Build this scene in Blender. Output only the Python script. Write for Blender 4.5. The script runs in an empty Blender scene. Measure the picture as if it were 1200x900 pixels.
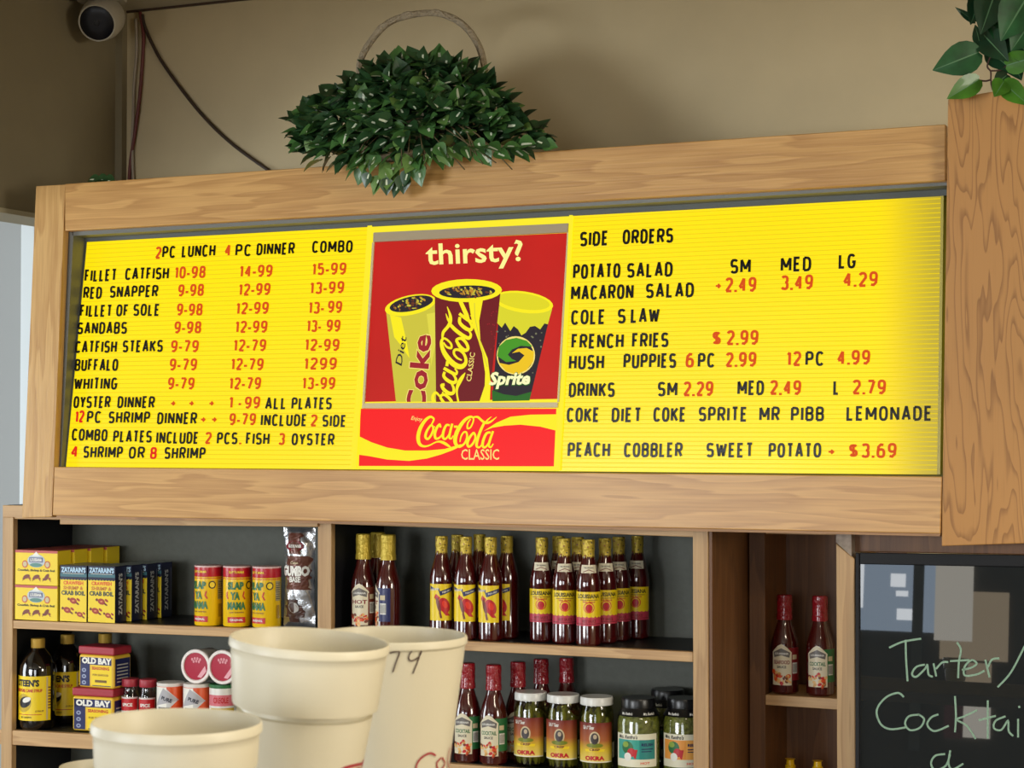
import bpy, bmesh, math, random
from mathutils import Vector, Matrix
random.seed(7)
R = math.radians
C = bpy.context.scene.collection

# ------------------------------------------------------------------ camera
F = 2200.0                      # focal length in pixels of the 1200 x 900 frame
CX, CY, CZ = 0.0, 0.0, 1.55
YAW, PITCH = R(23.76), math.atan(54 / F)
cam_data = bpy.data.cameras.new('camera')
cam = bpy.data.objects.new('camera', cam_data); C.objects.link(cam)
cam.location = (CX, CY, CZ)
cam.rotation_euler = (R(90) + PITCH, 0, YAW)
cam_data.sensor_width = 36.0; cam_data.lens = 36.0 * F / 1200
cam_data.dof.use_dof = True; cam_data.dof.focus_distance = 3.9; cam_data.dof.aperture_fstop = 26
cam_data.clip_start = 0.05
bpy.context.scene.camera = cam
vs = bpy.context.scene.view_settings
vs.view_transform = 'Standard'; vs.look = 'None'; vs.gamma = 1; vs.use_curve_mapping = False
vs.exposure = 0.0

# ------------------------------------------------------------------ world and lights
world = bpy.data.worlds.new('world'); bpy.context.scene.world = world
world.use_nodes = True
world.node_tree.nodes['Background'].inputs[0].default_value = (0.75, 0.85, 1.0, 1)
world.node_tree.nodes['Background'].inputs[1].default_value = 0.6

def area(name, loc, rot, sx, sy, power, col):
    l = bpy.data.lights.new(name, 'AREA'); l.shape = 'RECTANGLE'
    l.size = sx; l.size_y = sy; l.energy = power; l.color = col
    o = bpy.data.objects.new(name, l); C.objects.link(o)
    o.location = loc; o.rotation_euler = rot
    return o
# daylight through the shop windows behind the photographer, plus a ceiling fill added to brighten the room
area('daylight', (-3.85, -3.11, 1.5), (R(90), 0, 0), 2.2, 1.4, 200, (0.93, 0.97, 1.0))
area('daylight', (-0.2, -3.11, 1.5), (R(90), 0, 0), 1.5, 1.4, 60, (0.93, 0.97, 1.0))
area('side_room_daylight', (-5.1, 2.3, 1.35), (R(90), 0, R(-68)), 1.6, 1.3, 60, (0.9, 0.96, 1.0))
area('ceiling_tube_light', (0.5, 1.0, 2.6), (0, 0, 0), 1.2, 0.3, 24, (1.0, 0.88, 0.68))
area('right_window_light', (2.9, 1.3, 1.9), (R(90), 0, R(52)), 1.0, 0.9, 60, (1.0, 0.93, 0.8))  # warm fill added to brighten the wall's right side; no window stands there

# ------------------------------------------------------------------ geometry from the view
cy_, sy_ = math.cos(YAW), math.sin(YAW); cp, sp = math.cos(PITCH), math.sin(PITCH)
RIGHT = Vector((cy_, sy_, 0)); FWD = Vector((-sy_ * cp, cy_ * cp, sp)); UP = RIGHT.cross(FWD)
CAM = Vector((CX, CY, CZ))
def ray(px, py): return FWD + RIGHT * ((px - 600) / F) - UP * ((py - 450) / F)
def onplane(px, py, o, n):
    d = ray(px, py); return CAM + d * ((o - CAM).dot(n) / d.dot(n))
def at(px, py, Y): return onplane(px, py, Vector((0, Y, 0)), Vector((0, 1, 0)))
def atz(px, py, Z): return onplane(px, py, Vector((0, 0, Z)), Vector((0, 0, 1)))
def atx(px, py, X): return onplane(px, py, Vector((X, 0, 0)), Vector((1, 0, 0)))
def mpp(px, Y): return (at(px, 500, Y) - CAM).dot(FWD) / F      # metres per pixel there

def lin(c): return tuple(((v / 255) / 12.92 if v / 255 <= .04045 else ((v / 255 + .055) / 1.055) ** 2.4) for v in c) + (1,)

# ------------------------------------------------------------------ materials
MATS = {}
def mat(name, col, rough=.5, metal=0, emit=0, coat=0, spec=.5, trans=0, bump=0, bscale=40, vary=0):
    if name in MATS: return MATS[name]
    m = bpy.data.materials.new(name); m.use_nodes = True; nt = m.node_tree
    b = nt.nodes['Principled BSDF']; c = lin(col)
    b.inputs['Base Color'].default_value = c if not emit else (0.01, 0.01, 0.01, 1)
    b.inputs['Roughness'].default_value = rough; b.inputs['Metallic'].default_value = metal
    b.inputs['Coat Weight'].default_value = coat; b.inputs['Coat Roughness'].default_value = .05
    b.inputs['Specular IOR Level'].default_value = spec if not emit else .1
    if emit:
        b.inputs['Emission Color'].default_value = c; b.inputs['Emission Strength'].default_value = emit
    if bump or vary:
        tc = nt.nodes.new('ShaderNodeTexCoord'); n = nt.nodes.new('ShaderNodeTexNoise')
        n.inputs['Scale'].default_value = bscale; n.inputs['Detail'].default_value = 4
        nt.links.new(tc.outputs['Object'], n.inputs['Vector'])
        if bump:
            bp = nt.nodes.new('ShaderNodeBump'); bp.inputs['Strength'].default_value = bump; bp.inputs['Distance'].default_value = .01
            nt.links.new(n.outputs['Fac'], bp.inputs['Height']); nt.links.new(bp.outputs['Normal'], b.inputs['Normal'])
        if vary:
            r = nt.nodes.new('ShaderNodeValToRGB')
            r.color_ramp.elements[0].color = tuple(v * (1 - vary) for v in c[:3]) + (1,); r.color_ramp.elements[1].color = tuple(min(1, v * (1 + vary)) for v in c[:3]) + (1,)
            r.color_ramp.elements[0].position = .3; r.color_ramp.elements[1].position = .7
            nt.links.new(n.outputs['Fac'], r.inputs['Fac'])
            nt.links.new(r.outputs['Color'], b.inputs['Emission Color' if emit else 'Base Color'])
    MATS[name] = m; return m

def wood(name, light, dark, axis='x', scale=1.0, rough=.42, ring=1.0, bold=0):
    if name in MATS: return MATS[name]
    m = bpy.data.materials.new(name); m.use_nodes = True; nt = m.node_tree; N = nt.nodes; L = nt.links
    b = N['Principled BSDF']; b.inputs['Roughness'].default_value = rough
    tc = N.new('ShaderNodeTexCoord'); mp = N.new('ShaderNodeMapping'); L.new(tc.outputs['Object'], mp.inputs['Vector'])
    s = [11 * scale] * 3; s['xyz'.index(axis)] = (.85 if not bold else 1.4) * scale; mp.inputs['Scale'].default_value = s
    n1 = N.new('ShaderNodeTexNoise'); n1.inputs['Scale'].default_value = 1.3; n1.inputs['Detail'].default_value = 3
    L.new(mp.outputs['Vector'], n1.inputs['Vector'])
    mul = N.new('ShaderNodeMath'); mul.operation = 'MULTIPLY'; mul.inputs[1].default_value = 15 * ring
    L.new(n1.outputs['Fac'], mul.inputs[0])
    fr = N.new('ShaderNodeMath'); fr.operation = 'FRACT'; L.new(mul.outputs[0], fr.inputs[0])
    r1 = N.new('ShaderNodeValToRGB'); r1.color_ramp.elements[0].position = .0; r1.color_ramp.elements[0].color = (0, 0, 0, 1)
    r1.color_ramp.elements[0].color = (.25, .25, .25, 1); r1.color_ramp.elements[1].position = .9; r1.color_ramp.elements[1].color = (.9, .9, .9, 1)
    e = r1.color_ramp.elements.new(1.0); e.color = (.25, .25, .25, 1)
    if bold:
        cr = r1.color_ramp; cr.elements[0].color = (.2, .2, .2, 1); cr.elements[1].position = .3; cr.elements[1].color = (.8, .8, .8, 1); cr.elements[2].color = (.95, .95, .95, 1); cr.elements[2].position = .94
        e = cr.elements.new(1.0); e.color = (.2, .2, .2, 1)
    L.new(fr.outputs[0], r1.inputs['Fac'])
    mp2 = N.new('ShaderNodeMapping'); s2 = [260] * 3; s2['xyz'.index(axis)] = 7; mp2.inputs['Scale'].default_value = s2
    L.new(tc.outputs['Object'], mp2.inputs['Vector'])
    n2 = N.new('ShaderNodeTexNoise'); n2.inputs['Scale'].default_value = 1; n2.inputs['Detail'].default_value = 2
    L.new(mp2.outputs['Vector'], n2.inputs['Vector'])
    mx = N.new('ShaderNodeMix'); mx.data_type = 'FLOAT'; mx.inputs[0].default_value = .5 if not bold else .36
    L.new(r1.outputs['Color'], mx.inputs[2]); L.new(n2.outputs['Fac'], mx.inputs[3])
    r2 = N.new('ShaderNodeValToRGB'); r2.color_ramp.elements[0].color = lin(dark); r2.color_ramp.elements[1].color = lin(light)
    r2.color_ramp.elements[0].position = .12; r2.color_ramp.elements[1].position = .72
    L.new(mx.outputs[0], r2.inputs['Fac']); L.new(r2.outputs['Color'], b.inputs['Base Color'])
    bp = N.new('ShaderNodeBump'); bp.inputs['Strength'].default_value = .15; bp.inputs['Distance'].default_value = .002
    L.new(n2.outputs['Fac'], bp.inputs['Height']); L.new(bp.outputs['Normal'], b.inputs['Normal'])
    MATS[name] = m; return m

def glass(name, tint=(1, 1, 1, 1), refl=.12):
    if name in MATS: return MATS[name]
    m = bpy.data.materials.new(name); m.use_nodes = True; nt = m.node_tree; N = nt.nodes; L = nt.links
    N.remove(N['Principled BSDF']); out = N['Material Output']
    t = N.new('ShaderNodeBsdfTransparent'); t.inputs[0].default_value = tint
    g = N.new('ShaderNodeBsdfGlossy'); g.inputs['Roughness'].default_value = .03
    lw = N.new('ShaderNodeLayerWeight'); lw.inputs['Blend'].default_value = .35
    ma = N.new('ShaderNodeMath'); ma.operation = 'MULTIPLY_ADD'; ma.inputs[1].default_value = .5; ma.inputs[2].default_value = refl * .4
    L.new(lw.outputs['Fresnel'], ma.inputs[0])
    mx = N.new('ShaderNodeMixShader'); L.new(ma.outputs[0], mx.inputs[0]); L.new(t.outputs[0], mx.inputs[1]); L.new(g.outputs[0], mx.inputs[2])
    L.new(mx.outputs[0], out.inputs['Surface']); MATS[name] = m; return m

OAKX = wood('oak_horizontal', (212, 164, 98), (168, 118, 60), 'x', 1.0, .38, .6)
OAKZ = wood('oak_vertical', (214, 172, 110), (174, 126, 70), 'z', 1.0, .3, .5)
OAKR = wood('oak_bold_grain', (190, 138, 76), (134, 88, 42), 'z', .75, .5, 1.3, 1)
SHX = wood('shelf_wood_horizontal', (206, 168, 118), (170, 128, 82), 'x', .8, .5, .6)
SHZ = wood('shelf_wood_vertical', (196, 160, 112), (158, 120, 78), 'z', .8, .5, .6)
DKW = wood('brown_stained_wood', (120, 80, 44), (84, 52, 26), 'z', .8, .5, .6)
BACK = mat('grey_green_back_panel', (84, 86, 76), .6, bump=.1, bscale=60, vary=.06)
BLACKP = mat('black_painted_board', (26, 27, 30), .6)

# ------------------------------------------------------------------ mesh helpers
def link(name, me, parent=None, m=None, loc=None, smooth=False):
    o = bpy.data.objects.new(name, me); C.objects.link(o)
    if parent: o.parent = parent
    if m is not None:
        if isinstance(m, (list, tuple)):
            for q in m: me.materials.append(q)
        else: me.materials.append(m)
    if smooth: me.shade_smooth() if hasattr(me, 'shade_smooth') else None
    if loc is not None: o.location = loc
    return o
def root_loc(p):
    v = Vector((0, 0, 0))
    while p: v += p.location; p = p.parent
    return v
def from_verts(name, verts, faces, m, parent=None, world=False, bevel=0, smooth=False, mi=None):
    if world and parent:
        o_ = root_loc(parent); verts = [Vector(v) - o_ for v in verts]
    me = bpy.data.meshes.new(name); me.from_pydata([tuple(v) for v in verts], [], faces)
    o = link(name, me, parent, m)
    if mi:
        for p, i in zip(me.polygons, mi): p.material_index = i
    if smooth:
        for p in me.polygons: p.use_smooth = True
    if bevel:
        b = o.modifiers.new('bevel', 'BEVEL'); b.width = bevel; b.segments = 2; b.limit_method = 'ANGLE'
    return o
def tag(o, label=None, cat=None, group=None, kind=None):
    if label: o['label'] = label
    if cat: o['category'] = cat
    if group: o['group'] = group
    if kind: o['kind'] = kind
    return o
def empty(name, loc, label=None, cat=None, group=None, rz=0, kind=None):
    o = bpy.data.objects.new(name, None); C.objects.link(o); o.location = loc; o.rotation_euler = (0, 0, rz)
    o.empty_display_size = .02
    return tag(o, label, cat, group, kind)
HEX = [(0, 1, 2, 3), (7, 6, 5, 4), (0, 4, 5, 1), (1, 5, 6, 2), (2, 6, 7, 3), (3, 7, 4, 0)]
def slab(name, quad, back, m, parent=None, bevel=.002):       # front quad (world) + extrusion vector
    q = [Vector(v) for v in quad]; b = [v + Vector(back) for v in q]
    return from_verts(name, q + b, HEX, m, parent, True, bevel)
def box(name, x0, x1, y0, y1, z0, z1, m, parent=None, bevel=0, world=True):
    q = [(x0, y0, z0), (x1, y0, z0), (x1, y0, z1), (x0, y0, z1)]
    v = q + [(a, y1, c) for a, b, c in q]
    return from_verts(name, v, HEX, m, parent, world, bevel)
def lathe(name, prof, m, parent=None, n=28, sx=1, sy=1, smooth=True, mi=None, caps=True):
    v = []; f = []; mm = []
    for r, z in prof:
        for k in range(n):
            a = 2 * math.pi * k / n; v.append((r * sx * math.cos(a), r * sy * math.sin(a), z))
    for i in range(len(prof) - 1):
        for k in range(n):
            f.append((i * n + k, i * n + (k + 1) % n, (i + 1) * n + (k + 1) % n, (i + 1) * n + k)); mm.append(mi[i] if mi else 0)
    if caps:
        f.append(tuple(reversed(range(n)))); mm.append(mm[0])
        f.append(tuple(range((len(prof) - 1) * n, len(prof) * n))); mm.append(mm[-2])
    o = from_verts(name, v, f, m, parent, False, 0, False, mm)
    if smooth:
        me = o.data
        for p in me.polygons: p.use_smooth = len(p.vertices) == 4
        try: me.set_sharp_from_angle(angle=R(38))
        except Exception: pass
    return o
def tube(name, pts, rad, m, parent=None, world=True, n=8, closed=False):
    pts = [Vector(p) for p in pts]; v = []; f = []; up = Vector((.13, .2, .97))
    for i, p in enumerate(pts):
        a = pts[max(i - 1, 0)]; b = pts[min(i + 1, len(pts) - 1)]; t = (b - a).normalized()
        s = t.cross(up).normalized(); w = s.cross(t); r = rad[i] if isinstance(rad, (list, tuple)) else rad
        for k in range(n):
            q = 2 * math.pi * k / n; v.append(p + s * (r * math.cos(q)) + w * (r * math.sin(q)))
    for i in range(len(pts) - 1):
        for k in range(n): f.append((i * n + k, i * n + (k + 1) % n, (i + 1) * n + (k + 1) % n, (i + 1) * n + k))
    f.append(tuple(reversed(range(n)))); f.append(tuple(range((len(pts) - 1) * n, len(pts) * n)))
    return from_verts(name, v, f, m, parent, world, 0, True)
def spline(pts, n=5):
    P = [tuple(map(float, p)) for p in pts]; out = []
    for i in range(len(P) - 1):
        p0 = P[max(i - 1, 0)]; p1 = P[i]; p2 = P[i + 1]; p3 = P[min(i + 2, len(P) - 1)]
        for k in range(n):
            t = k / n
            out.append(tuple(.5 * (2 * b + (c - a) * t + (2 * a - 5 * b + 4 * c - d) * t * t + (3 * b - a - 3 * c + d) * t ** 3) for a, b, c, d in zip(p0, p1, p2, p3)))
    out.append(P[-1]); return out

# ---- flat shapes: (verts2d, faces)
def rect(x0, y0, x1, y1): return ([(x0, y0), (x1, y0), (x1, y1), (x0, y1)], [(0, 1, 2, 3)])
def poly(p): return (list(p), [tuple(range(len(p)))])
def ell(cx, cy, rx, ry, rot=0, n=24, a0=0, a1=360):
    c, s = math.cos(R(rot)), math.sin(R(rot)); v = []
    full = a1 - a0 >= 360
    for k in range(n + (0 if full else 1)):
        a = R(a0 + (a1 - a0) * k / n); x, y = rx * math.cos(a), ry * math.sin(a); v.append((cx + x * c - y * s, cy + x * s + y * c))
    return poly(v)
def stroke(pts, w=None, closed=False, smooth=0):
    if smooth: pts = spline(pts, smooth)
    P = [Vector(p[:2]) for p in pts]; W = [(p[2] if len(p) > 2 else w) for p in pts]; v = []; n = len(P)
    for i in range(n):
        a = P[(i - 1) % n] if closed or i else P[i]; b = P[(i + 1) % n] if closed or i < n - 1 else P[i]
        d1 = (P[i] - a); d2 = (b - P[i])
        d1 = d1.normalized() if d1.length > 1e-9 else d2.normalized(); d2 = d2.normalized() if d2.length > 1e-9 else d1
        t = (d1 + d2); t = t.normalized() if t.length > 1e-6 else d1
        nn = Vector((-t.y, t.x)); k = 1 / max(.45, nn.dot(Vector((-d1.y, d1.x))))
        v.append(tuple(P[i] + nn * W[i] * .5 * k)); v.append(tuple(P[i] - nn * W[i] * .5 * k))
    f = [(2 * i, 2 * i + 1, (2 * i + 3) % (2 * n), (2 * i + 2) % (2 * n)) for i in range(n if closed else n - 1)]
    return (v, f)
_tx = {}
def text(s, x, y, w, h, bold=0.0, shear=0, rot=0):             # text centred at x, y fitted to w x h
    key = (s, bold)
    if key not in _tx:
        cu = bpy.data.curves.new('t', 'FONT'); cu.body = s; cu.size = 1; cu.offset = bold; cu.resolution_u = 2
        ob = bpy.data.objects.new('t', cu); C.objects.link(ob)
        bpy.context.view_layer.update()
        me = bpy.data.meshes.new_from_object(ob.evaluated_get(bpy.context.evaluated_depsgraph_get()))
        V = [(q.co.x, q.co.y) for q in me.vertices]; Fc = [tuple(p.vertices) for p in me.polygons]
        bpy.data.objects.remove(ob); bpy.data.curves.remove(cu); bpy.data.meshes.remove(me)
        xs = [q[0] for q in V]; ys = [q[1] for q in V]; x0, x1, y0, y1 = min(xs), max(xs), min(ys), max(ys)
        _tx[key] = ([((a - x0) / (x1 - x0) - .5, (b - y0) / (y1 - y0) - .5) for a, b in V], Fc)
    V, Fc = _tx[key]; c, sn = math.cos(R(rot)), math.sin(R(rot)); o = []
    for a, b in V:
        X, Y = a * w + shear * b * h, b * h; o.append((x + X * c - Y * sn, y + X * sn + Y * c))
    return (o, Fc)
def cut_shape(sh, step):
    V, Fc = sh; xs = [v[0] for v in V]
    if max(xs) - min(xs) <= step * 1.2: return sh
    bm = bmesh.new(); bv = [bm.verts.new((a, b, 0)) for a, b in V]
    for f in Fc:
        try: bm.faces.new([bv[i] for i in f])
        except ValueError: pass
    k = math.floor(min(xs) / step) + 1
    while k * step < max(xs):
        bmesh.ops.bisect_plane(bm, geom=bm.verts[:] + bm.edges[:] + bm.faces[:], plane_co=(k * step, 0, 0), plane_no=(1, 0, 0)); k += 1
    bm.verts.index_update(); out = ([(v.co.x, v.co.y) for v in bm.verts], [tuple(v.index for v in f.verts) for f in bm.faces]); bm.free(); return out
def printing(name, items, mapf, parent, cut=0, lay=.00025, base=.0004, world=False):
    V = []; Fc = []; MI = []; ms = []
    for it in items:
        sh, m = it[0], it[1]; layer = it[2] if len(it) > 2 else 1
        if cut: sh = cut_shape(sh, cut)
        if m not in ms: ms.append(m)
        o = len(V); V += [mapf(a, b, base + lay * layer) for a, b in sh[0]]
        Fc += [tuple(i + o for i in f) for f in sh[1]]; MI += [ms.index(m)] * len(sh[1])
    return from_verts(name, V, Fc, ms, parent, world, 0, False, MI)
def cyl(Rr): return lambda x, y, o: ((Rr + o) * math.sin(x / Rr), -(Rr + o) * math.cos(x / Rr), y)
def flat(Y=0): return lambda x, y, o: (x, Y - o, y)
def copy_tree(o, parent=None, loc=None, rz=None, label=None):
    c = o.copy(); C.objects.link(c); c.parent = parent
    if loc is not None: c.location = loc
    if rz is not None: c.rotation_euler = (0, 0, rz)
    if label: c['label'] = label
    for ch in o.children: copy_tree(ch, c)
    return c

# ink colours
def ink(r, g, b, rough=.35): return mat('ink_%d_%d_%d' % (r, g, b), (r, g, b), rough)
WH = ink(238, 236, 226); BK = ink(22, 20, 22); RD = ink(196, 30, 36); YL = ink(246, 214, 30); NV = ink(34, 40, 92)
OR = ink(226, 84, 34); GN = ink(40, 110, 60); BR = ink(120, 52, 34); TAN = ink(206, 190, 150); DRD = ink(130, 22, 28)

# ================================================================== THE ROOM
D = 3.60                       # front face of the sign frame at its foot
YS = D + .06                   # front face of the shelving
SD = .25                       # shelf depth
YW = 4.16                      # back wall
XC = at(141, 60, YW).x
ZC = at(150, 13, YW).z
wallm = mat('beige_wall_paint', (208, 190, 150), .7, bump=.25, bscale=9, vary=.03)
wallg = mat('shaded_side_wall_paint', (140, 128, 100), .8, bump=.2, bscale=10, vary=.03)  # the beige paint again, with the side wall's shade put into its colour
ceilm = mat('ceiling_paint', (190, 182, 160), .85, bump=.2, bscale=12)
def st(o): return tag(o, kind='structure')
st(box('wall_back', XC, 3.2, YW, YW + .1, 0, ZC, wallm))
ZB = atx(40, 250, XC).z
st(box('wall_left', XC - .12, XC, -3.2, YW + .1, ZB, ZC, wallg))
st(box('ceiling', -5.2, 3.2, -3.2, 6.2, ZC, ZC + .1, ceilm))
st(box('floor', -5.2, 3.2, -3.2, 6.2, -.1, 0, mat('floor_tile', (120, 105, 88), .5, vary=.1, bscale=6)))
st(box('wall_right', 3.2, 3.3, -3.2, 6.2, 0, ZC, wallm))
st(box('wall_far', -5.2, XC, 5.6, 5.7, 0, ZC, mat('pale_grey_wall', (200, 205, 205), .7)))
# rear wall with the shop windows the light comes from
rw = mat('rear_wall_paint', (96, 88, 78), .8)
st(box('wall_rear', -5.2, 3.2, -3.12, -3.02, 0, .8, rw))
st(box('wall_rear', -5.2, 3.2, -3.12, -3.02, 2.3, ZC, rw))
st(box('wall_rear', -5.2, -5.0, -3.12, -3.02, .8, 2.3, rw))
st(box('wall_rear', -2.7, -1.0, -3.12, -3.02, .8, 2.3, rw))
st(box('wall_rear', .6, 3.2, -3.12, -3.02, .8, 2.3, rw))
st(box('wall_side', -5.3, -5.2, -3.2, 6.2, 0, ZC, rw))
alu = mat('dark_window_frame', (40, 42, 44), .4)
for i, (a, b) in enumerate(((-5.0, -2.7), (-1.0, .6))):
    w = empty('window_%d' % (i + 1), ((a + b) / 2, -3.05, .8), kind='structure')
    for x in (a, (a + b) / 2 - .02, b - .04): box('window_mullion', x, x + .04, -3.08, -3.03, .8, 2.3, alu, w)
    for z in (.8, 1.95, 2.26): box('window_rail', a, b, -3.075, -3.035, z, z + .04, alu, w)
# soffit beam added out of view to shade the wall top
st(box('trim_1', XC, 3.2, 1.9, 2.05, 2.24, ZC, ceilm))
# dark trim where wall meets ceiling, and the white door casing at far left
st(box('trim_2', XC, 3.2, YW - .005, YW, ZC - .006, ZC, mat('brown_trim', (74, 56, 42), .6)))
st(box('trim_3', at(24, 400, 4.3).x, at(39, 400, 4.3).x, 4.3, 4.34, 0, ZB + .3, mat('white_casing_paint', (226, 236, 240), .5)))
st(box('wall_partition', at(-60, 400, 4.34).x, at(25, 400, 4.34).x, 4.34, 4.4, 0, ZB + .3, mat('cool_grey_wall', (168, 172, 172), .7)))
st(box('trim_4', XC - .125, XC + .004, 3.2, YW, ZB - .012, ZB, mat('cream_edge', (190, 180, 150), .6)))
# corner conduit
st(box('trim_5', XC, XC + .022, YW - .022, YW, 1.9, ZC, wallg))

# ================================================================== SIGN
tf = math.tan(R(2.2)); zf = at(580, 614, D).z
FN = Vector((0, 1, -tf)).normalized(); FO = Vector((0, D, zf))       # frame front plane, leaning back
def fp(px, py, off=0): return onplane(px, py, FO - FN * off, FN)
tp = math.tan(R(5.6)); PO = Vector((0, D + .042, at(580, 552, D).z)); PN = Vector((0, 1, -tp)).normalized()
def pp(px, py, off=0): return onplane(px, py, PO - PN * off, PN)

sign = empty('menu_sign', (-1.75, D + .1, zf), 'wide oak framed yellow backlit menu board with black and red letters', 'menu board')
th = FN * .022
slab('top_rail', [fp(76, 270.5), fp(1108, 211.5), fp(1108, 145.5), fp(76, 215.5)], th, OAKX, sign)
slab('left_stile', [fp(25.5, 607), fp(60.5, 606), fp(76.5, 216), fp(42, 218)], th, OAKZ, sign)
slab('bottom_rail', [fp(61.5, 604), fp(1102, 625.5), fp(1104, 558.5), fp(63.5, 547)], th * 1.1, OAKX, sign)
slab('lower_lip', [fp(66, 607), fp(1101, 628.5), fp(1102, 625.5), fp(66, 604)], th * 1.4, wood('lip_wood', (170, 126, 80), (130, 92, 56), 'x', 1, .5), sign, 0)
# cabinet box behind the frame
cab = mat('grey_metal_cabinet', (112, 114, 108), .45, metal=.3)
def cabq(pts, back, name): slab(name, pts, back, cab, sign, 0)
q1, q2, q3, q4 = fp(78, 275), fp(1112, 215), fp(1108, 562), fp(60, 549)
L0 = FN * .022
cabq([q4 + L0, fp(1108, 570) + L0, q3 + L0, fp(60, 547) + L0], FN * .2, 'cabinet_bottom')
cabq([q1 + L0, q2 + L0, fp(1112, 200) + L0, fp(76, 262) + L0], FN * .2, 'cabinet_top')
cabq([fp(55, 560) + L0, fp(64, 560) + L0, fp(80, 262) + L0, fp(68, 262) + L0], FN * .2, 'cabinet_side')
cabq([fp(1104, 570) + L0, fp(1116, 570) + L0, fp(1118, 205) + L0, fp(1108, 205) + L0], FN * .2, 'cabinet_side')
slab('cabinet_back', [fp(58, 570) + FN * .2, fp(1112, 590) + FN * .2, fp(1112, 190) + FN * .2, fp(70, 250) + FN * .2], FN * .01, cab, sign, 0)
# grey rail of the light box seen above the yellow faces
grey = mat('grey_box_rail', (92, 96, 92), .5, metal=.2)
slab('box_rail', [pp(80, 284.5, .004), pp(1112, 229, .004), pp(1112, 205, .004), pp(80, 262, .004)], PN * .012, grey, sign, 0)
slab('box_rail', [pp(68, 560, .002), pp(75.5, 560, .002), pp(101.5, 283, .002), pp(92, 270, .002)], PN * .012, grey, sign, 0)

def em(name, c, s=1.0, **k): return mat(name, c, .3, emit=s, **k)
def panel_mat():
    m = bpy.data.materials.new('backlit_yellow_acrylic'); m.use_nodes = True; nt = m.node_tree; N = nt.nodes; L = nt.links
    b = N['Principled BSDF']; b.inputs['Base Color'].default_value = (.12, .09, .0, 1); b.inputs['Roughness'].default_value = .25
    tc = N.new('ShaderNodeTexCoord'); sx = N.new('ShaderNodeSeparateXYZ'); L.new(tc.outputs['Object'], sx.inputs[0])
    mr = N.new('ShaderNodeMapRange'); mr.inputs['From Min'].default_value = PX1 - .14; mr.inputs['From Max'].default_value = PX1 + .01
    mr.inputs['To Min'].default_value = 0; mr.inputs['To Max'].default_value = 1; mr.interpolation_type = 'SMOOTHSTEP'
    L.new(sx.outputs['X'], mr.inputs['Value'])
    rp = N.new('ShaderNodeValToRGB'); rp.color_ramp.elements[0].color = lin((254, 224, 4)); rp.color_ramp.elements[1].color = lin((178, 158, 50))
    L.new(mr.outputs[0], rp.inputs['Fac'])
    nz = N.new('ShaderNodeTexNoise'); nz.inputs['Scale'].default_value = 2.2; L.new(tc.outputs['Object'], nz.inputs['Vector'])
    m2 = N.new('ShaderNodeMapRange'); m2.inputs['To Min'].default_value = .93; m2.inputs['To Max'].default_value = 1.07; L.new(nz.outputs['Fac'], m2.inputs['Value'])
    L.new(rp.outputs['Color'], b.inputs['Emission Color']); L.new(m2.outputs[0], b.inputs['Emission Strength'])
    return m
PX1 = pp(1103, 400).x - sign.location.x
YP = panel_mat()
YB = em('backlit_yellow_bright', (255, 236, 40), 1.0)
YD = em('backlit_yellow_groove', (238, 208, 6), 1.0)
AR = em('backlit_ad_red', (196, 28, 20), 1.0, vary=.12, bscale=3); AR2 = em('backlit_logo_red', (250, 26, 28), 1.0)
AY = em('backlit_ad_yellow', (252, 236, 24)); AYG = em('backlit_olive_yellow', (206, 196, 60)); AM = em('backlit_maroon', (112, 22, 26))
AC = em('backlit_cream', (250, 226, 120)); AK = em('backlit_dark', (40, 32, 40)); AG = em('backlit_green', (70, 150, 30)); AGD = em('backlit_dark_green', (40, 104, 30))
AGR = em('backlit_grey', (120, 120, 90)); AB = em('backlit_brown', (110, 56, 30)); AOR = em('backlit_amber', (196, 140, 40)); ACO = em('backlit_coke_red', (160, 30, 40))
RAILM = mat('cream_metal_rail', (196, 184, 150), .4)

# the three faces
edgeL = (pp(80, 548), pp(102.5, 282)); edgeR = (pp(1101, 556), pp(1105.5, 227))
def face(name, x0b, x0t, x1b, x1t, m):
    yb = lambda x: 547 + (x - 80) * .0088; yt = lambda x: 282.5 - (x - 102.5) * .0553
    return slab(name, [pp(x0b, yb(x0b)), pp(x1b, yb(x1b)), pp(x1t, yt(x1t)), pp(x0t, yt(x0t))], PN * .004, m, sign, 0)
left_face = tag(face('menu_panel', 75, 101, 412, 433, YP), 'left yellow panel of fish dinners')
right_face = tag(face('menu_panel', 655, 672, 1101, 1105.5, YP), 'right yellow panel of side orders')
mid_face = tag(face('advert_panel', 411.5, 432.5, 655.5, 672.5, YB), 'middle panel with red soft drink advert')
def pm(off0=0): return lambda x, y, o: pp(x, y, off0 + o) - root_loc_cache
root_loc_cache = root_loc(sign)
# grooved letter tracks
def tracks(x0b, x0t, x1b, x1t, n, par):
    V = []; Fc = []
    for k in range(1, n):
        t = k / n
        for d, o in ((-.09, .0008), (.09, .0008)):
            tt = t + d / n
            xl = x0b + (x0t - x0b) * tt; xr = x1b + (x1t - x1b) * tt
            yl = (547 + (x0b - 80) * .0088) * (1 - tt) + (282.5 - (x0t - 102.5) * .0553) * tt
            yr = (547 + (x1b - 80) * .0088) * (1 - tt) + (282.5 - (x1t - 102.5) * .0553) * tt
            V += [pp(xl, yl, o), pp(xr, yr, o)]
        i = len(V) - 4; Fc.append((i, i + 1, i + 3, i + 2))
    tag(from_verts('letter_track', V, Fc, YD, par, True), kind='stuff')
tracks(78, 103, 410, 431, 52, left_face); tracks(657, 673, 1098, 1103, 60, right_face)
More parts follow.
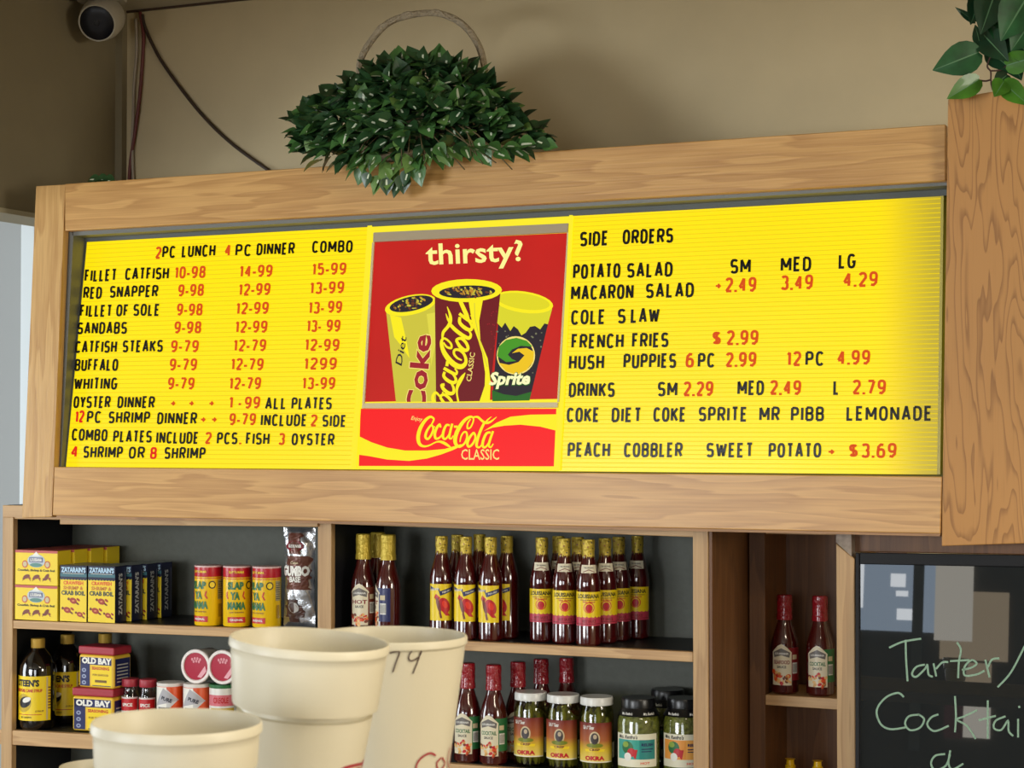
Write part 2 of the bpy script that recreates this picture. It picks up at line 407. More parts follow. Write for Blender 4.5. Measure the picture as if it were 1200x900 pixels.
# yellow vertical dividers
slab('divider', [pp(412, 549, .006), pp(417, 549, .006), pp(435.5, 264, .006), pp(430.5, 264.5, .006)], PN * .006, YB, sign, .0005)
slab('divider', [pp(652, 551, .006), pp(656, 551, .006), pp(671, 252, .006), pp(667, 252, .006)], PN * .006, YB, sign, .0005)
slab('edge_strip', [pp(1098, 556, .004), pp(1102, 556, .004), pp(1106, 227, .004), pp(1102.5, 227, .004)], PN * .004, mat('dull_yellow_edge', (206, 190, 90), .4), sign, .0005)

# ---- changeable letters: a condensed stroke alphabet
def sup(cx, cy, rx, ry, a0, a1, n=10, p=2.7):
    o = []
    for k in range(n + 1):
        a = R(a0 + (a1 - a0) * k / n); c, s = math.cos(a), math.sin(a)
        o.append((cx + rx * math.copysign(abs(c) ** (2 / p), c), cy + ry * math.copysign(abs(s) ** (2 / p), s)))
    return o
G = {
 'A': (.46, [[(0, 0), (.46, 1), (.54, 1), (1, 0)], [(.2, .3), (.8, .3)]]),
 'B': (.44, [[(0, 0), (0, 1)], [(0, 1)] + sup(.5, .765, .46, .235, 90, -90, 6) + [(0, .53)], [(0, .53)] + sup(.5, .265, .5, .265, 90, -90, 6) + [(0, 0)]]),
 'C': (.44, [sup(.5, .5, .5, .5, 38, 322, 14)]),
 'D': (.44, [[(0, 0), (0, 1)], [(0, 1)] + sup(.4, .5, .6, .5, 90, -90, 8) + [(0, 0)]]),
 'E': (.38, [[(1, 1), (0, 1), (0, 0), (1, 0)], [(0, .52), (.85, .52)]]),
 'F': (.38, [[(1, 1), (0, 1), (0, 0)], [(0, .5), (.85, .5)]]),
 'G': (.45, [sup(.5, .5, .5, .5, 38, 330, 14) + [(1, .45), (.6, .45)]]),
 'H': (.45, [[(0, 0), (0, 1)], [(1, 0), (1, 1)], [(0, .5), (1, .5)]]),
 'I': (.13, [[(.5, 0), (.5, 1)]]),
 'K': (.45, [[(0, 0), (0, 1)], [(1, 1), (.05, .42)], [(.3, .6), (1, 0)]]),
 'L': (.37, [[(0, 1), (0, 0), (1, 0)]]),
 'M': (.56, [[(0, 0), (0, 1), (.5, .25), (1, 1), (1, 0)]]),
 'N': (.46, [[(0, 0), (0, 1), (1, 0), (1, 1)]]),
 'O': (.45, [sup(.5, .5, .5, .5, 0, 360, 18)]),
 'P': (.43, [[(0, 0), (0, 1)], [(0, 1)] + sup(.5, .73, .5, .27, 90, -90, 6) + [(0, .46)]]),
 'R': (.45, [[(0, 0), (0, 1)], [(0, 1)] + sup(.5, .74, .5, .26, 90, -90, 6) + [(0, .48)], [(.5, .48), (1, 0)]]),
 'S': (.43, [sup(.5, .74, .5, .26, 25, 270, 8)[:-1] + sup(.5, .26, .5, .26, 90, -155, 8)]),
 'T': (.42, [[(0, 1), (1, 1)], [(.5, 1), (.5, 0)]]),
 'U': (.44, [[(0, 1), (0, .3)] + sup(.5, .3, .5, .3, 180, 360, 8) + [(1, 1)]]),
 'W': (.62, [[(0, 1), (.25, 0), (.5, .9), (.75, 0), (1, 1)]]),
 'Y': (.44, [[(0, 1), (.5, .45), (1, 1)], [(.5, .45), (.5, 0)]]),
 '0': (.42, [sup(.5, .5, .5, .5, 0, 360, 18)]),
 '1': (.22, [[(0, .8), (1, 1), (1, 0)]]),
 '2': (.42, [sup(.5, .72, .5, .28, 160, -10, 7) + [(.0, 0), (1, 0)]]),
 '3': (.42, [sup(.5, .75, .48, .25, 150, -80, 7), sup(.5, .27, .5, .27, 80, -155, 7)]),
 '4': (.44, [[(.72, 0), (.72, 1), (0, .3), (1, .3)]]),
 '5': (.42, [[(.95, 1), (.1, 1), (.04, .55)] + sup(.5, .32, .5, .32, 120, -150, 8)]),
 '6': (.42, [sup(.5, .3, .5, .3, 0, 360, 14), [(.9, .95), (.5, 1), (.1, .8), (0, .3)]]),
 '7': (.42, [[(0, 1), (1, 1), (.35, 0)]]),
 '8': (.42, [sup(.5, .75, .45, .25, 0, 360, 12), sup(.5, .26, .5, .26, 0, 360, 12)]),
 '9': (.42, [sup(.5, .7, .5, .3, 0, 360, 14), [(.1, .05), (.5, 0), (.9, .2), (1, .7)]]),
 '$': (.42, [sup(.5, .72, .5, .2, 25, 270, 7)[:-1] + sup(.5, .3, .5, .2, 90, -155, 7), [(.5, 0), (.5, 1)]]),
 '-': (.2, [[(.0, .36), (1, .36)]]), '.': (.1, [[(.5, -.1), (.5, .1)]]),
 '+': (.42, [[(0, .45), (1, .45)], [(.55, .68), (1, .45), (.55, .22)]]),
}
BLK = mat('black_plastic_letter', (14, 12, 12), .22, coat=.4)
REDL = em('red_translucent_letter', (216, 78, 14), 1.0); REDB = em('bright_red_letter', (226, 36, 20), 1.0)
def ribbon3(pts, w):
    v, f = stroke(pts, w); return v, f
def word(s, x0, x1, y0, y1, h, m, par):
    O = pp(x0, y0); E = pp(x1, y1); t = ((O.x + E.x) / 2 - edgeL[0].x) / (edgeR[0].x - edgeL[0].x)
    upv = ((edgeL[1] - edgeL[0]).normalized() * (1 - t) + (edgeR[1] - edgeR[0]).normalized() * t).normalized()
    H = (pp(x0, y0 - h) - O).length; xv = (E - O); sw = .17; gap = .10
    tot = sum(G[c][0] for c in s) + gap * (len(s) - 1); sc = xv.length / H / tot; xd = xv.normalized(); cur = 0
    rl = root_loc(par)
    for c in s:
        W = G[c][0]; V = []; Fc = []; hs = sw / 2; wob = random.uniform(-.012, .012)
        for stv in G[c][1]:
            P = []
            for a, b in stv:
                xx = (cur + hs * .8 + a * max(W - hs * 1.6, .0)) * sc if c != 'I' else (cur + W / 2) * sc
                P.append((xx, hs + b * (1 - 2 * hs)))
            if c == '-': P = [(cur * sc, .37), ((cur + W) * sc, .37)]
            if c == '.': P = [((cur + W / 2) * sc, 0), ((cur + W / 2) * sc, .15)]
            closed = len(P) > 6 and abs(P[0][0] - P[-1][0]) + abs(P[0][1] - P[-1][1]) < 1e-4
            if closed: P = P[:-1]
            segs = [P]
            if not closed:                       # sharp corners start a new stroke
                segs = [[P[0]]]
                for i in range(1, len(P)):
                    segs[-1].append(P[i])
                    if i < len(P) - 1:
                        d1 = Vector(P[i]) - Vector(P[i - 1]); d2 = Vector(P[i + 1]) - Vector(P[i])
                        if d1.length > 1e-6 and d2.length > 1e-6 and d1.angle(d2) > R(100): segs.append([P[i]])
            for P2 in segs:
                v, f = stroke(P2, sw, closed)
                n0 = len(V)
                for off in (.0012, .0032):
                    for a, b in v: V.append(O + xd * (a * H) + upv * ((min(max(b, 0), 1) + wob) * H) - PN * off - rl)
                k = len(v)
                for q in f:
                    Fc.append(tuple(n0 + k + i for i in q))
                    Fc.append((n0 + q[0], n0 + q[3], n0 + k + q[3], n0 + k + q[0])); Fc.append((n0 + q[1], n0 + k + q[1], n0 + k + q[2], n0 + q[2]))
        name = {'.': 'point', '-': 'dash', '+': 'arrow', '$': 'dollar_sign'}.get(c, 'digit' if c.isdigit() else 'letter')
        from_verts(name, V, Fc, m, par)
        cur += W + gap
K = BLK; Q = REDL
LW = [("2",182.5,189,303.5,0,Q),("PC",190.5,206,302.7,0,K),("LUNCH",213.5,252.5,301.8,-1,K),("4",263.5,271,300.5,0,Q),("PC",276,295,300.5,0,K),("DINNER",301,345.5,299.5,-1,K),("COMBO",366,413.5,297,-1,K),
("FILLET",99.5,137,330.5,-1,K),("CATFISH",147,198,328.5,-1,K),("10-98",205,241,327,-1,Q),("14-99",281,319.5,325.5,-1,Q),("15-99",366,406,323,-1,Q),
("RED",98,119.5,350.5,0,K),("SNAPPER",129,185.5,349.5,-1,K),("9-98",209,239,348,-1,Q),("12-99",280,317,347,-1,Q),("13-99",363.5,403.5,345,-1,Q),
("FILLET",94,131.5,371.5,0,K),("OF",136.5,151,371,0,K),("SOLE",156.5,187.5,370.5,0,K),("9-98",207.5,237.5,370,0,Q),("12-99",277,315,369,-1,Q),("13-",362,380,368,0,Q),("99",384.5,401,367,0,Q),
("SANDABS",91,149,392,-.5,K),("9-98",204.5,236,391,0,Q),("12-99",276,313.5,390.5,-.5,Q),("13-",360,376.5,389.5,0,Q),("99",383,399,389,0,Q),
("CATFISH",88.5,137,414,-.5,K),("STEAKS",144,191,413.2,-.5,K),("9-79",200.5,233,413,0,Q),("12-79",274,312,412,0,Q),("12-99",357.5,398,411.5,0,Q),
("BUFFALO",88,138.5,435,0,K),("9-79",199,231,434.5,0,Q),("12-79",271,309,434.2,0,Q),("1299",356.5,395,433.5,0,Q),
("WHITING",87,137.5,457,0,K),("9-79",197,228,456.7,0,Q),("12-79",269,306,456.5,0,Q),("13-99",354.5,393,456.5,0,Q),
("OYSTER",86.5,129.5,478.5,0,K),("DINNER",138,181.5,478.7,0,K),("+",200,205.5,478,0,Q),("+",221.5,227,478,0,Q),("+",245,250.5,478,0,Q),("1",268.5,273,479,0,Q),("-",280,283,479,0,Q),("99",287,305,479,0,Q),("ALL",311,336,480,0,K),("PLATES",342,389,480,0,K),
("12",88.5,98.5,495.5,0,REDB),("PC",102,119,496,0,K),("SHRIMP",127.5,176,496.5,0,K),("DINNER",184.5,231,497.3,.3,K),("+",235,241,497,0,Q),("+",248,254,497,0,Q),("9-79",269,300,498.5,0,Q),("INCLUDE",306,360,499.5,.3,K),("2",364,372,500,0,Q),("SIDE",378,406,500.5,.2,K),
("COMBO",84.5,126,516.5,.8,K),("PLATES",133,178,518.5,.5,K),("INCLUDE",183.5,233,520,.4,K),("2",240.5,248,520.5,0,Q),("PCS",254.5,278.5,521,0,K),(".",281,283,521,0,Q),("FISH",288.5,316,521.3,.2,K),("3",326.5,334,521.7,0,Q),("OYSTER",342,392,522,.5,K),
("4",83,92,536.5,0,REDB),("SHRIMP",98,144,537,.5,K),("OR",151,170,537.6,0,K),("8",176,184,538,0,REDB),("SHRIMP",193,241,538,.5,K)]
for s, a, b, y, dy, m in LW:
    word(s, a, b, y, y + dy, 5.5 * 2 if s == '+' else 14.2, m, left_face)
RW = [("SIDE",680,713,289.5,-1.5,K),("ORDERS",730,789,287,-2,K),("POTATO",672,727,327.5,-1.5,K),("SALAD",735,788.5,326,-1.5,K),("SM",856,880,321,-.5,K),("MED",915,951,319,-1,K),("LG",983,1003,315.5,-.5,K),
("MACARON",669.5,742.5,352.5,-2,K),("SALAD",757,813.5,350,-1.5,K),("+",838,845,341,0,Q),("2.49",850,886.5,343,-1,Q),("3.49",915,953,340.5,-1,Q),("4.29",988,1029,337,-1.2,Q),
("COLE",669.5,709.5,381,-1,K),("S",724,733.5,379.5,0,K),("LAW",739.5,773,379,-.6,K),
("FRENCH",670,731,409,-.8,K),("FRIES",741,783.5,407.8,-.6,K),("$",835,845,405,0,Q),("2.99",851.5,889,404.7,-.5,Q),
("HUSH",667,708,433.5,-.4,K),("PUPPIES",731,792.5,432.2,-.6,K),("6",803.5,813.5,431,0,Q),("PC",818,838,431.3,0,K),("2.99",850.5,886.5,430.5,-.4,Q),("12",922,939,429.2,0,Q),("PC",944,966,429,0,K),("4.99",981,1020,428,-.5,Q),
("DRINKS",667,720.5,465.8,-.2,K),("SM",771,794,464.8,0,K),("2.29",801,836,464.5,0,Q),("MED",864.5,895.5,463.5,-.2,K),("2.49",902.5,939,463.2,-.2,Q),("L",977,983.5,463,0,K),("2.79",999,1038.5,462.5,0,Q),
("COKE",664.5,702.5,495,0,K),("DIET",717,752,495,0,K),("COKE",766,804,494.7,0,K),("SPRITE",819,876,494.3,0,K),("MR",890,914,494,0,K),("PIBB",927,966,494,0,K),("LEMONADE",992,1092.5,493.5,0,K),
("PEACH",665.5,715,536,0,K),("COBBLER",731.5,800,536,.2,K),("SWEET",828,883,536.3,0,K),("POTATO",901,962.5,536.6,0,K),("+",970,978,535,0,Q),("$",995,1005.5,536.7,0,Q),("3.69",1009,1051,536.8,0,Q)]
for s, a, b, y, dy, m in RW:
    word(s, a, b, y, y + dy, 12 if s == '+' else 17.4, m, right_face)

# ---- the advert (flat print on the middle panel)
def cv(pts, sx, ox, oy): return [(ox + p[0] / sx, oy + p[1] / sx) + ((p[2] / sx,) if len(p) > 2 else ()) for p in pts]
ad = []
ad.append((poly([(427, 471), (653, 467.5), (664.5, 273), (438.5, 284)]), AR, 1))
ad.append((poly([(420.5, 546), (649, 546.5), (652, 479), (422.5, 479)]), AR2, 1))
# text helper in pixel space (y down, so flip)
def ptext(s, x, y, w, h, bold=0, shear=0, rot=0):
    v, f = text(s, 0, 0, w, h, bold, shear, rot); return ([(x + a, y - b) for a, b in v], f)
ad.append((ptext('thirsty?', 556, 299.5, 114, 33, .018, 0, 2.5), em('backlit_pale_text', (255, 246, 150)), 3))
# left drink cup
ad.append((poly([(452.6, 366), (464, 471), (512, 470.3), (512, 352), (480, 356)]), AYG, 2))
ad.append((poly([(457, 369), (470, 372), (476, 398), (480, 420), (470, 405), (462, 395)]), AY, 3))
ad.append((poly([(500, 368), (511, 366), (511, 400), (505, 430), (504, 400)]), em('backlit_pale_olive', (226, 216, 70)), 3))
ad.append((ell(481, 357.5, 30.5, 11.5, -12), AY, 4)); ad.append((ell(482, 356, 26, 8.5, -12), AK, 5))
for k in range(60):
    a = random.uniform(0, 6.28); r = random.uniform(.1, .85)
    ad.append((ell(482 + 25 * r * math.cos(a), 356 + 7.5 * r * math.sin(a) - 5 * r * math.cos(a), random.uniform(1, 3), random.uniform(.7, 1.6), random.uniform(0, 90), 6), random.choice([AOR, AB, AK, AYG]), 6))
ad.append((ptext('Diet', 470, 410.5, 34, 8, .01, .3, 80), AK, 6))
ad.append((ptext('Coke', 490.5, 439, 97, 25, .05, 0, 85), AC, 6))
ad.append((ptext('Coke', 490.5, 439, 95, 23, .03, 0, 85), ACO, 7))
# middle drink cup
ad.append((poly([(509.5, 344), (511, 471), (573, 469.8), (586.5, 343)]), AM, 8))
wv = cv([(600, 450), (650, 560), (700, 690), (720, 790), (700, 880), (760, 880), (742, 760), (700, 640), (668, 540), (690, 450)], 4.286, 400, 250)
ad.append((poly([(549, 352), (566, 351), (561.5, 376), (563, 399), (571.5, 420), (575, 448), (574, 470), (562, 470), (568, 452), (568.5, 437), (565, 414), (560.5, 399), (553.5, 380)]), AY, 9))
ad.append((poly([(537, 353), (542, 353), (549, 368), (552, 380), (545, 372)]), AY, 9)); ad.append((stroke([(556, 355), (556.5, 372), (563, 402), (571, 430)], .8), AYG, 10))
ad.append((ell(546.8, 340.5, 41.5, 13.5, -1), AY, 10)); ad.append((ell(547.5, 342, 33, 7.5, -2), AK, 11))
for k in range(80):
    a = random.uniform(0, 6.28); r = random.uniform(.1, .88)
    ad.append((ell(547.5 + 32 * r * math.cos(a), 342 + 6.8 * r * math.sin(a), random.uniform(1.2, 3.4), random.uniform(.7, 1.6), random.uniform(0, 90), 6), random.choice([AOR, AB, AK, AYG, AOR]), 12))
for k in range(14): ad.append((ell(random.uniform(571, 582), random.uniform(360, 410), .7, .7, 0, 6), ACO, 12))
LOGO = [
 [(305,215,14),(325,180,20),(332,145,22),(290,125,28),(230,170,36),(175,260,42),(150,360,44),(165,440,38),(215,470,26),(280,460,18),(350,425,16),(400,415,24),(450,430,34),(500,460,28),(540,488,5)],
 [(300,220,22),(255,285,28),(235,355,30),(262,385,26),(302,340,26),(328,265,24),(310,222,22),(288,240,18)],
 [(325,250,14),(350,240,12)],
 [(412,250,24),(402,215,26),(368,255,30),(345,325,32),(357,378,28),(398,370,22),(440,322,16)],
 [(520,225,22),(482,222,26),(450,285,30),(440,358,30),(467,385,24),(510,335,18),(540,240,18)],
 [(550,205,26),(528,290,28),(515,365,26),(538,380,18),(562,345,12)],
 [(570,240,26),(612,240,26)],
 [(765,150,14),(732,200,18),(728,258,20),(762,250,18),(792,190,18),(797,140,20),(760,125,28),(690,170,38),(620,270,46),(585,370,46),(590,440,40),(632,475,28),(690,440,24),(722,370,24),(716,308,22),(682,308,20),(652,358,18),(640,420,12)],
 [(800,308,24),(752,368,30),(727,438,30),(746,475,26),(792,438,26),(822,368,26),(804,312,22),(780,330,16)],
 [(930,185,28),(882,285,32),(845,395,32),(835,465,30),(868,482,20),(902,440,14)],
 [(797,128,16),(850,128,26),(900,172,28),(945,195,30),(1000,182,24),(1070,125,6)], [(935,200,20),(965,160,18),(1010,122,5)],
 [(1000,308,24),(952,318,28),(915,395,32),(905,462,30),(935,482,24),(982,420,18),(1015,320,18)],
 [(1028,292,26),(992,395,28),(977,462,26),(1003,480,18),(1030,440,12)]]
def logo(fx, fy, rot, sc, m, layer, ay=1.0):                            # logo centred on (600, 320) of its own sheet
    out = []; c, s = math.cos(R(rot)), math.sin(R(rot))
    for st_ in LOGO:
        P = []
        for x, y, w in st_:
            X, Y = (x - 600) * sc, (y - 310) * sc * ay; P.append((fx + X * c + Y * s, fy - X * s + Y * c, w * sc))
        out.append((stroke(P, smooth=4), m, layer))
    return out
ad += logo(530.5, 426, 81, .138, AY, 13, .66)
ad.append((ptext('CLASSIC', 551.5, 430, 34, 6, .01, 0, 82), AC, 13))
# right drink cup
ad.append((poly([(585, 358), (577, 470.2), (620.5, 469.3), (646.5, 362)]), AK, 2))
ad.append((poly([(582, 358), (581, 377), (588, 384), (592, 378), (598, 388), (602, 382), (607, 386), (611, 393), (616, 390), (621, 383), (627, 382), (633, 386), (638, 379), (642, 380), (647, 362)]), em('backlit_lime_yellow', (220, 214, 40)), 3))
ad.append((poly([(576.5, 457), (590, 462), (605, 464), (623, 459), (620.5, 469.3), (577, 470.2)]), AGD, 3))
for k in range(30):
    ad.append((ell(random.uniform(582, 636), random.uniform(388, 440), random.uniform(.5, 1.4), random.uniform(.5, 1.4), 0, 6), AGR, 3))
ad.append((ell(613.5, 354, 35, 12.5, 8), AY, 4)); ad.append((ell(613.5, 353.2, 31, 9.3, 8), em('backlit_lime_in', (226, 216, 30)), 5))
ad.append((ell(604.5, 416.5, 22.5, 22.5, 0, 32), AC, 5)); ad.append((ell(604.5, 416.8, 21, 20.5, 0, 32), AK, 6))
s3 = lambda p: [(550 + x / 5.806, 320 + y / 5.806) for x, y in p]
ad.append((poly(s3([(190, 565), (200, 500), (250, 455), (320, 440), (390, 460), (430, 500), (350, 495), (290, 520), (262, 555), (290, 585), (320, 598), (250, 605)])), AG, 7))
ad.append((poly(s3([(200, 610), (270, 625), (335, 605), (375, 560), (340, 535), (290, 545), (330, 515), (390, 510), (440, 535), (435, 600), (390, 660), (320, 690), (250, 670)])), em('backlit_lemon', (240, 196, 20)), 7))
ad.append((ptext('Sprite', 597.5, 446, 50, 22, .06, .25, 1), AGD, 8)); ad.append((ptext('Sprite', 597.5, 445.6, 48, 20, .04, .25, 1), em('backlit_white', (255, 250, 190)), 9))
def clip_y(sh, ymax):
    V, Fc = sh
    if max(v[1] for v in V) <= ymax: return sh
    bm = bmesh.new(); bv = [bm.verts.new((a, b, 0)) for a, b in V]
    for f in Fc:
        try: bm.faces.new([bv[i] for i in f])
        except ValueError: pass
    bmesh.ops.bisect_plane(bm, geom=bm.verts[:] + bm.edges[:] + bm.faces[:], plane_co=(0, ymax, 0), plane_no=(0, 1, 0), clear_outer=True)
    bm.verts.index_update(); out = ([(v.co.x, v.co.y) for v in bm.verts], [tuple(v.index for v in f.verts) for f in bm.faces]); bm.free(); return out
ad = ad[:2] + [(clip_y(a_[0], 471), a_[1], a_[2]) for a_ in ad[2:]]
# lower logo strip
c6 = lambda p: [(400 + x / 4.286, 430 + y / 4.286) for x, y in p]
ad.append((poly(c6([(82, 345), (150, 378), (230, 405), (320, 420), (430, 420), (520, 412), (600, 388), (615, 392), (560, 418), (500, 440), (430, 460), (340, 472), (230, 465), (140, 448), (82, 440)])), AY, 2))
ad.append((poly(c6([(715, 322), (780, 280), (850, 250), (950, 240), (1080, 238), (1080, 320), (1000, 300), (900, 290), (820, 295), (760, 305)])), AY, 2))
ad += logo(535, 507, 0, .1, AY, 4)
ad.append((ptext('CLASSIC', 562.7, 532.6, 44.5, 12.5, .01), AC, 4)); ad.append((ptext('Enjoy', 488.5, 491.3, 13, 6, .01, .2, -8), AC, 4))
printing('advert_print', ad, lambda x, y, o: pp(x, y, o) - root_loc_cache, mid_face, 0, .00012, .0006)
rl = mat('cream_strip', (214, 196, 150), .35)
slab('advert_rail', [pp(437, 283.5, .008), pp(665, 272, .008), pp(666, 261.5, .008), pp(437.5, 272.5, .008)], PN * .006, mat('taupe_strip', (176, 160, 130), .4), mid_face, .0005)
slab('advert_rail', [pp(424, 478.5, .009), pp(653, 477.5, .009), pp(653.5, 471.5, .009), pp(424.5, 472.5, .009)], PN * .007, rl, mid_face, .0005)
slab('advert_rail', [pp(424.5, 472.5, .005), pp(427, 472.5, .005), pp(438.5, 284, .005), pp(436, 284, .005)], PN * .004, rl, mid_face, 0)
slab('advert_rail', [pp(653, 471, .005), pp(655, 471, .005), pp(667, 272, .005), pp(664.5, 272, .005)], PN * .004, rl, mid_face, 0)

# ---- big oak board at the right, turned slightly towards the room
BN = Vector((math.sin(R(6)), math.cos(R(6)), 0)); BN = Vector((-math.sin(R(8)), math.cos(R(8)), 0))
B0 = fp(1107, 380, .012)
def bp_(px, py): return onplane(px, py, B0, BN)
board = slab('oak_end_board', [bp_(1103.5, 640), bp_(1290, 634), bp_(1290, 86), bp_(1111, 116)], BN * .0095, OAKR)
tag(board, 'tall oak board with bold vertical grain at the right end of the menu sign', 'board')

# ================================================================== SHELVING
shelf = empty('shelf_unit', (-1.9, YS + .12, .6), 'long two bay open wooden shelf unit below the menu sign', 'shelf')
def hb(name, px0, ya0, yb0, px1, ya1, yb1, Y0, depth, m, par, bev=.0015):
    q = [at(px0, yb0, Y0), at(px1, yb1, Y0), at(px1, ya1, Y0), at(px0, ya0, Y0)]
    if depth > .1 and par.name.startswith('shelf_unit'):
        o = slab(name, [v + Vector((0, .018, 0)) for v in q], (0, depth - .018, 0), INN, par, 0)
        slab('front_edging', [v for v in q], (0, .0178, 0), m, o, bev); return o
    return slab(name, q, (0, depth, 0), m, par, bev)
zlow = .62
INN = mat('black_laminate', (20, 22, 27), .45)
def post(name, px0, px1, ytop, Y0, depth, m, par, z0=zlow):
    a = at(px0, 750, Y0).x; b = at(px1, 750, Y0).x; zt = at((px0 + px1) / 2, ytop, Y0).z
    if depth > .1 and par.name.startswith('shelf_unit'):
        o = box(name, a, b - (.014 if name == 'side_board' else 0), Y0 + .018, Y0 + depth, z0, zt, INN, par, 0)
        box('front_edging', a, b, Y0, Y0 + .0178, z0, zt, m, o, .0015); return o
    return box(name, a, b, Y0, Y0 + depth, z0, zt, m, par, .0015)
post('side_board', 2, 14.5, 606, YS, SD, SHZ, shelf)
hb('top_board', 3, 592, 608, 372, 598, 614, YS + .004, SD, SHX, shelf)
hb('top_board', 388, 598, 614, 829, 612, 630, YS + .004, SD, SHX, shelf)
hb('trim_rail', 70, 603, 614.5, 372, 608.5, 617.5, YS - .012, .012, SHX, shelf)
post('divider_board', 372, 388, 608, YS - .004, SD, SHZ, shelf)
post('end_board', 812, 830, 617, YS - .004, SD + .08, SHZ, shelf)
hb('shelf_board', 14.5, 727, 736.5, 372, 739, 750.5, YS + .002, SD - .01, SHX, shelf)
hb('shelf_board', 388, 744, 754.5, 812, 764, 776, YS + .002, SD - .01, SHX, shelf)
hb('shelf_board', -2, 855, 872, 372, 875, 893, YS + .002, SD - .01, SHX, shelf)
hb('shelf_board', 388, 884, 896, 812, 917, 930, YS + .002, SD - .01, SHX, shelf)
# thin rubbed surface boards on the shelf tops stay dark
box('back_panel', at(3, 700, YS).x, at(829, 700, YS).x, YS + SD, YS + SD + .012, zlow, at(400, 598, YS).z, BACK, shelf)
def line_z(pa, ya, pb, yb):
    a = at(pa, ya, YS); b = at(pb, yb, YS)
    k = (b.z - a.z) / (b.x - a.x); return lambda X: a.z + k * (X - a.x) + abs(k) * .042 + .0004
Z1 = line_z(14.5, 727, 372, 739); Z2 = line_z(388, 744, 812, 764); Z3 = line_z(-2, 855, 372, 875); Z4 = line_z(388, 884, 812, 917)
zline = lambda f: f

# recessed narrow unit
YN = YS + .25
Z5 = (lambda A, B: (lambda X: A.z + (B.z - A.z) * (X - A.x) / (B.x - A.x)))(at(897, 814, YN + .004), at(984, 819, YN + .004))
nun = empty('narrow_shelf_unit', (at(940, 700, YN).x, YN + .1, .6), 'narrow recessed brown wooden shelf unit holding two sauce bottles', 'shelf')
post('side_board', 878, 896.5, 615, YN, .03, DKW, nun)
box('side_panel', at(893, 700, YN + .02).x, at(895, 700, YN + .02).x, YN + .03, YN + .2, zlow, at(900, 600, YN).z, DKW, nun)
box('back_panel', at(880, 700, YN + .18).x, at(1060, 700, YN + .18).x, YN + .2, YN + .212, zlow, at(900, 590, YN).z, DKW, nun)
hb('shelf_board', 897, 814, 826, 984, 819, 832, YN + .004, .19, SHX, nun)
hb('top_board', 896, 622, 626, 984, 623, 627, YN + .01, .19, SHX, nun)
# front post right of the niche, with its slanted top
YP2 = YS + .02
a = at(980, 700, YP2).x; b = at(1001.5, 700, YP2).x
pst = slab('oak_post', [Vector((a, YP2, zlow)), Vector((b, YP2, zlow)), Vector((b, YP2, at(1001, 655, YP2).z)), Vector((a, YP2, at(980, 637, YP2).z))], (0, .2, 0), SHZ)
tag(pst, 'narrow vertical wooden post between the bottle niche and the black board', 'post')
cap_ = slab('post_cap', [Vector((a, YP2, at(980, 636, YP2).z)), Vector((b - .006, YP2, at(998, 652, YP2).z)), Vector((b - .006, YP2, at(990, 620, YP2).z)), Vector((a, YP2, at(980, 620, YP2).z))], (0, .2, 0), mat('weathered_grey_wood', (150, 134, 118), .6, vary=.25, bscale=90), pst, .001) if False else None
zc0 = at(980, 636, YP2).z
cap_ = from_verts('post_cap', [(a, YP2, zc0 + .001), (b - .006, YP2, at(998, 652, YP2).z), (b - .006, YP2, zc0 + .04), (a, YP2, zc0 + .04), (a, YP2 + .2, zc0 + .001), (b - .006, YP2 + .2, at(998, 652, YP2).z), (b - .006, YP2 + .2, zc0 + .04), (a, YP2 + .2, zc0 + .04)], HEX, mat('weathered_grey_wood', (150, 134, 118), .6, vary=.25, bscale=90), pst)
# side of the bay seen right of the end board
sb = box('oak_side_panel', at(830, 700, YS).x - .004, at(830, 700, YS).x, YS + .33 - .001, YS + .34, zlow, at(860, 612, YN).z, DKW)
bpy.data.objects.remove(sb)
pnl = box('stained_panel', at(830, 700, YS - .004).x + .001, at(830, 700, YS - .004).x + .007, YS, YN + .03, zlow, at(845, 613, YS + .1).z, DKW)
tag(pnl, 'dark stained side panel facing the bottle niche', 'panel')
# dark header boards under the sign at right
hdr = slab('header_board', [at(1001, 646.5, YS + .05), at(1290, 652, YS + .05), at(1290, 600, YS + .05), at(1001, 610, YS + .05)], (0, .02, 0), DKW)
tag(hdr, 'dark brown header board above the black board', 'board')

# ---- black board with handwriting, leaning back a little
CN = Vector((0, 1, -math.tan(R(5)))).normalized(); YC = YS - .01
CO = at(1100, 655, YC + .03)
def cbp(px, py, off=0): return onplane(px, py, CO - CN * off, CN)
cb = empty('chalkboard', (cbp(1120, 780).x, cbp(1120, 900).y, .7), 'glossy black framed board with pale green handwriting at the right', 'chalkboard')
bfr = mat('black_frame_paint', (9, 9, 11), .5, spec=.25)
slab('frame_stile', [cbp(1002, 1000), cbp(1007.5, 1000), cbp(1007, 648), cbp(1002.5, 647.5)], CN * .03, bfr, cb, .0015)
slab('frame_stile', [cbp(1322, 1000), cbp(1330, 1000), cbp(1330, 652), cbp(1322, 652)], CN * .03, bfr, cb, .0015)
slab('frame_rail', [cbp(1007.5, 661), cbp(1322, 667), cbp(1322, 652), cbp(1007.5, 647.5)], CN * .03, bfr, cb, .0015)
slab('frame_rail', [cbp(1007.5, 1000), cbp(1322, 1000), cbp(1322, 988), cbp(1007.5, 988)], CN * .03, bfr, cb, .0015)
slate = mat('glossy_black_board', (36, 40, 42), .012, spec=.8)
slab('writing_surface', [cbp(1007.5, 988, -.006), cbp(1322, 988, -.006), cbp(1322, 664, -.006), cbp(1007, 660, -.006)], CN * .01, slate, cb, 0)
chalk = mat('pale_green_chalk', (150, 184, 160), .9, bump=.4, bscale=600, vary=.22)
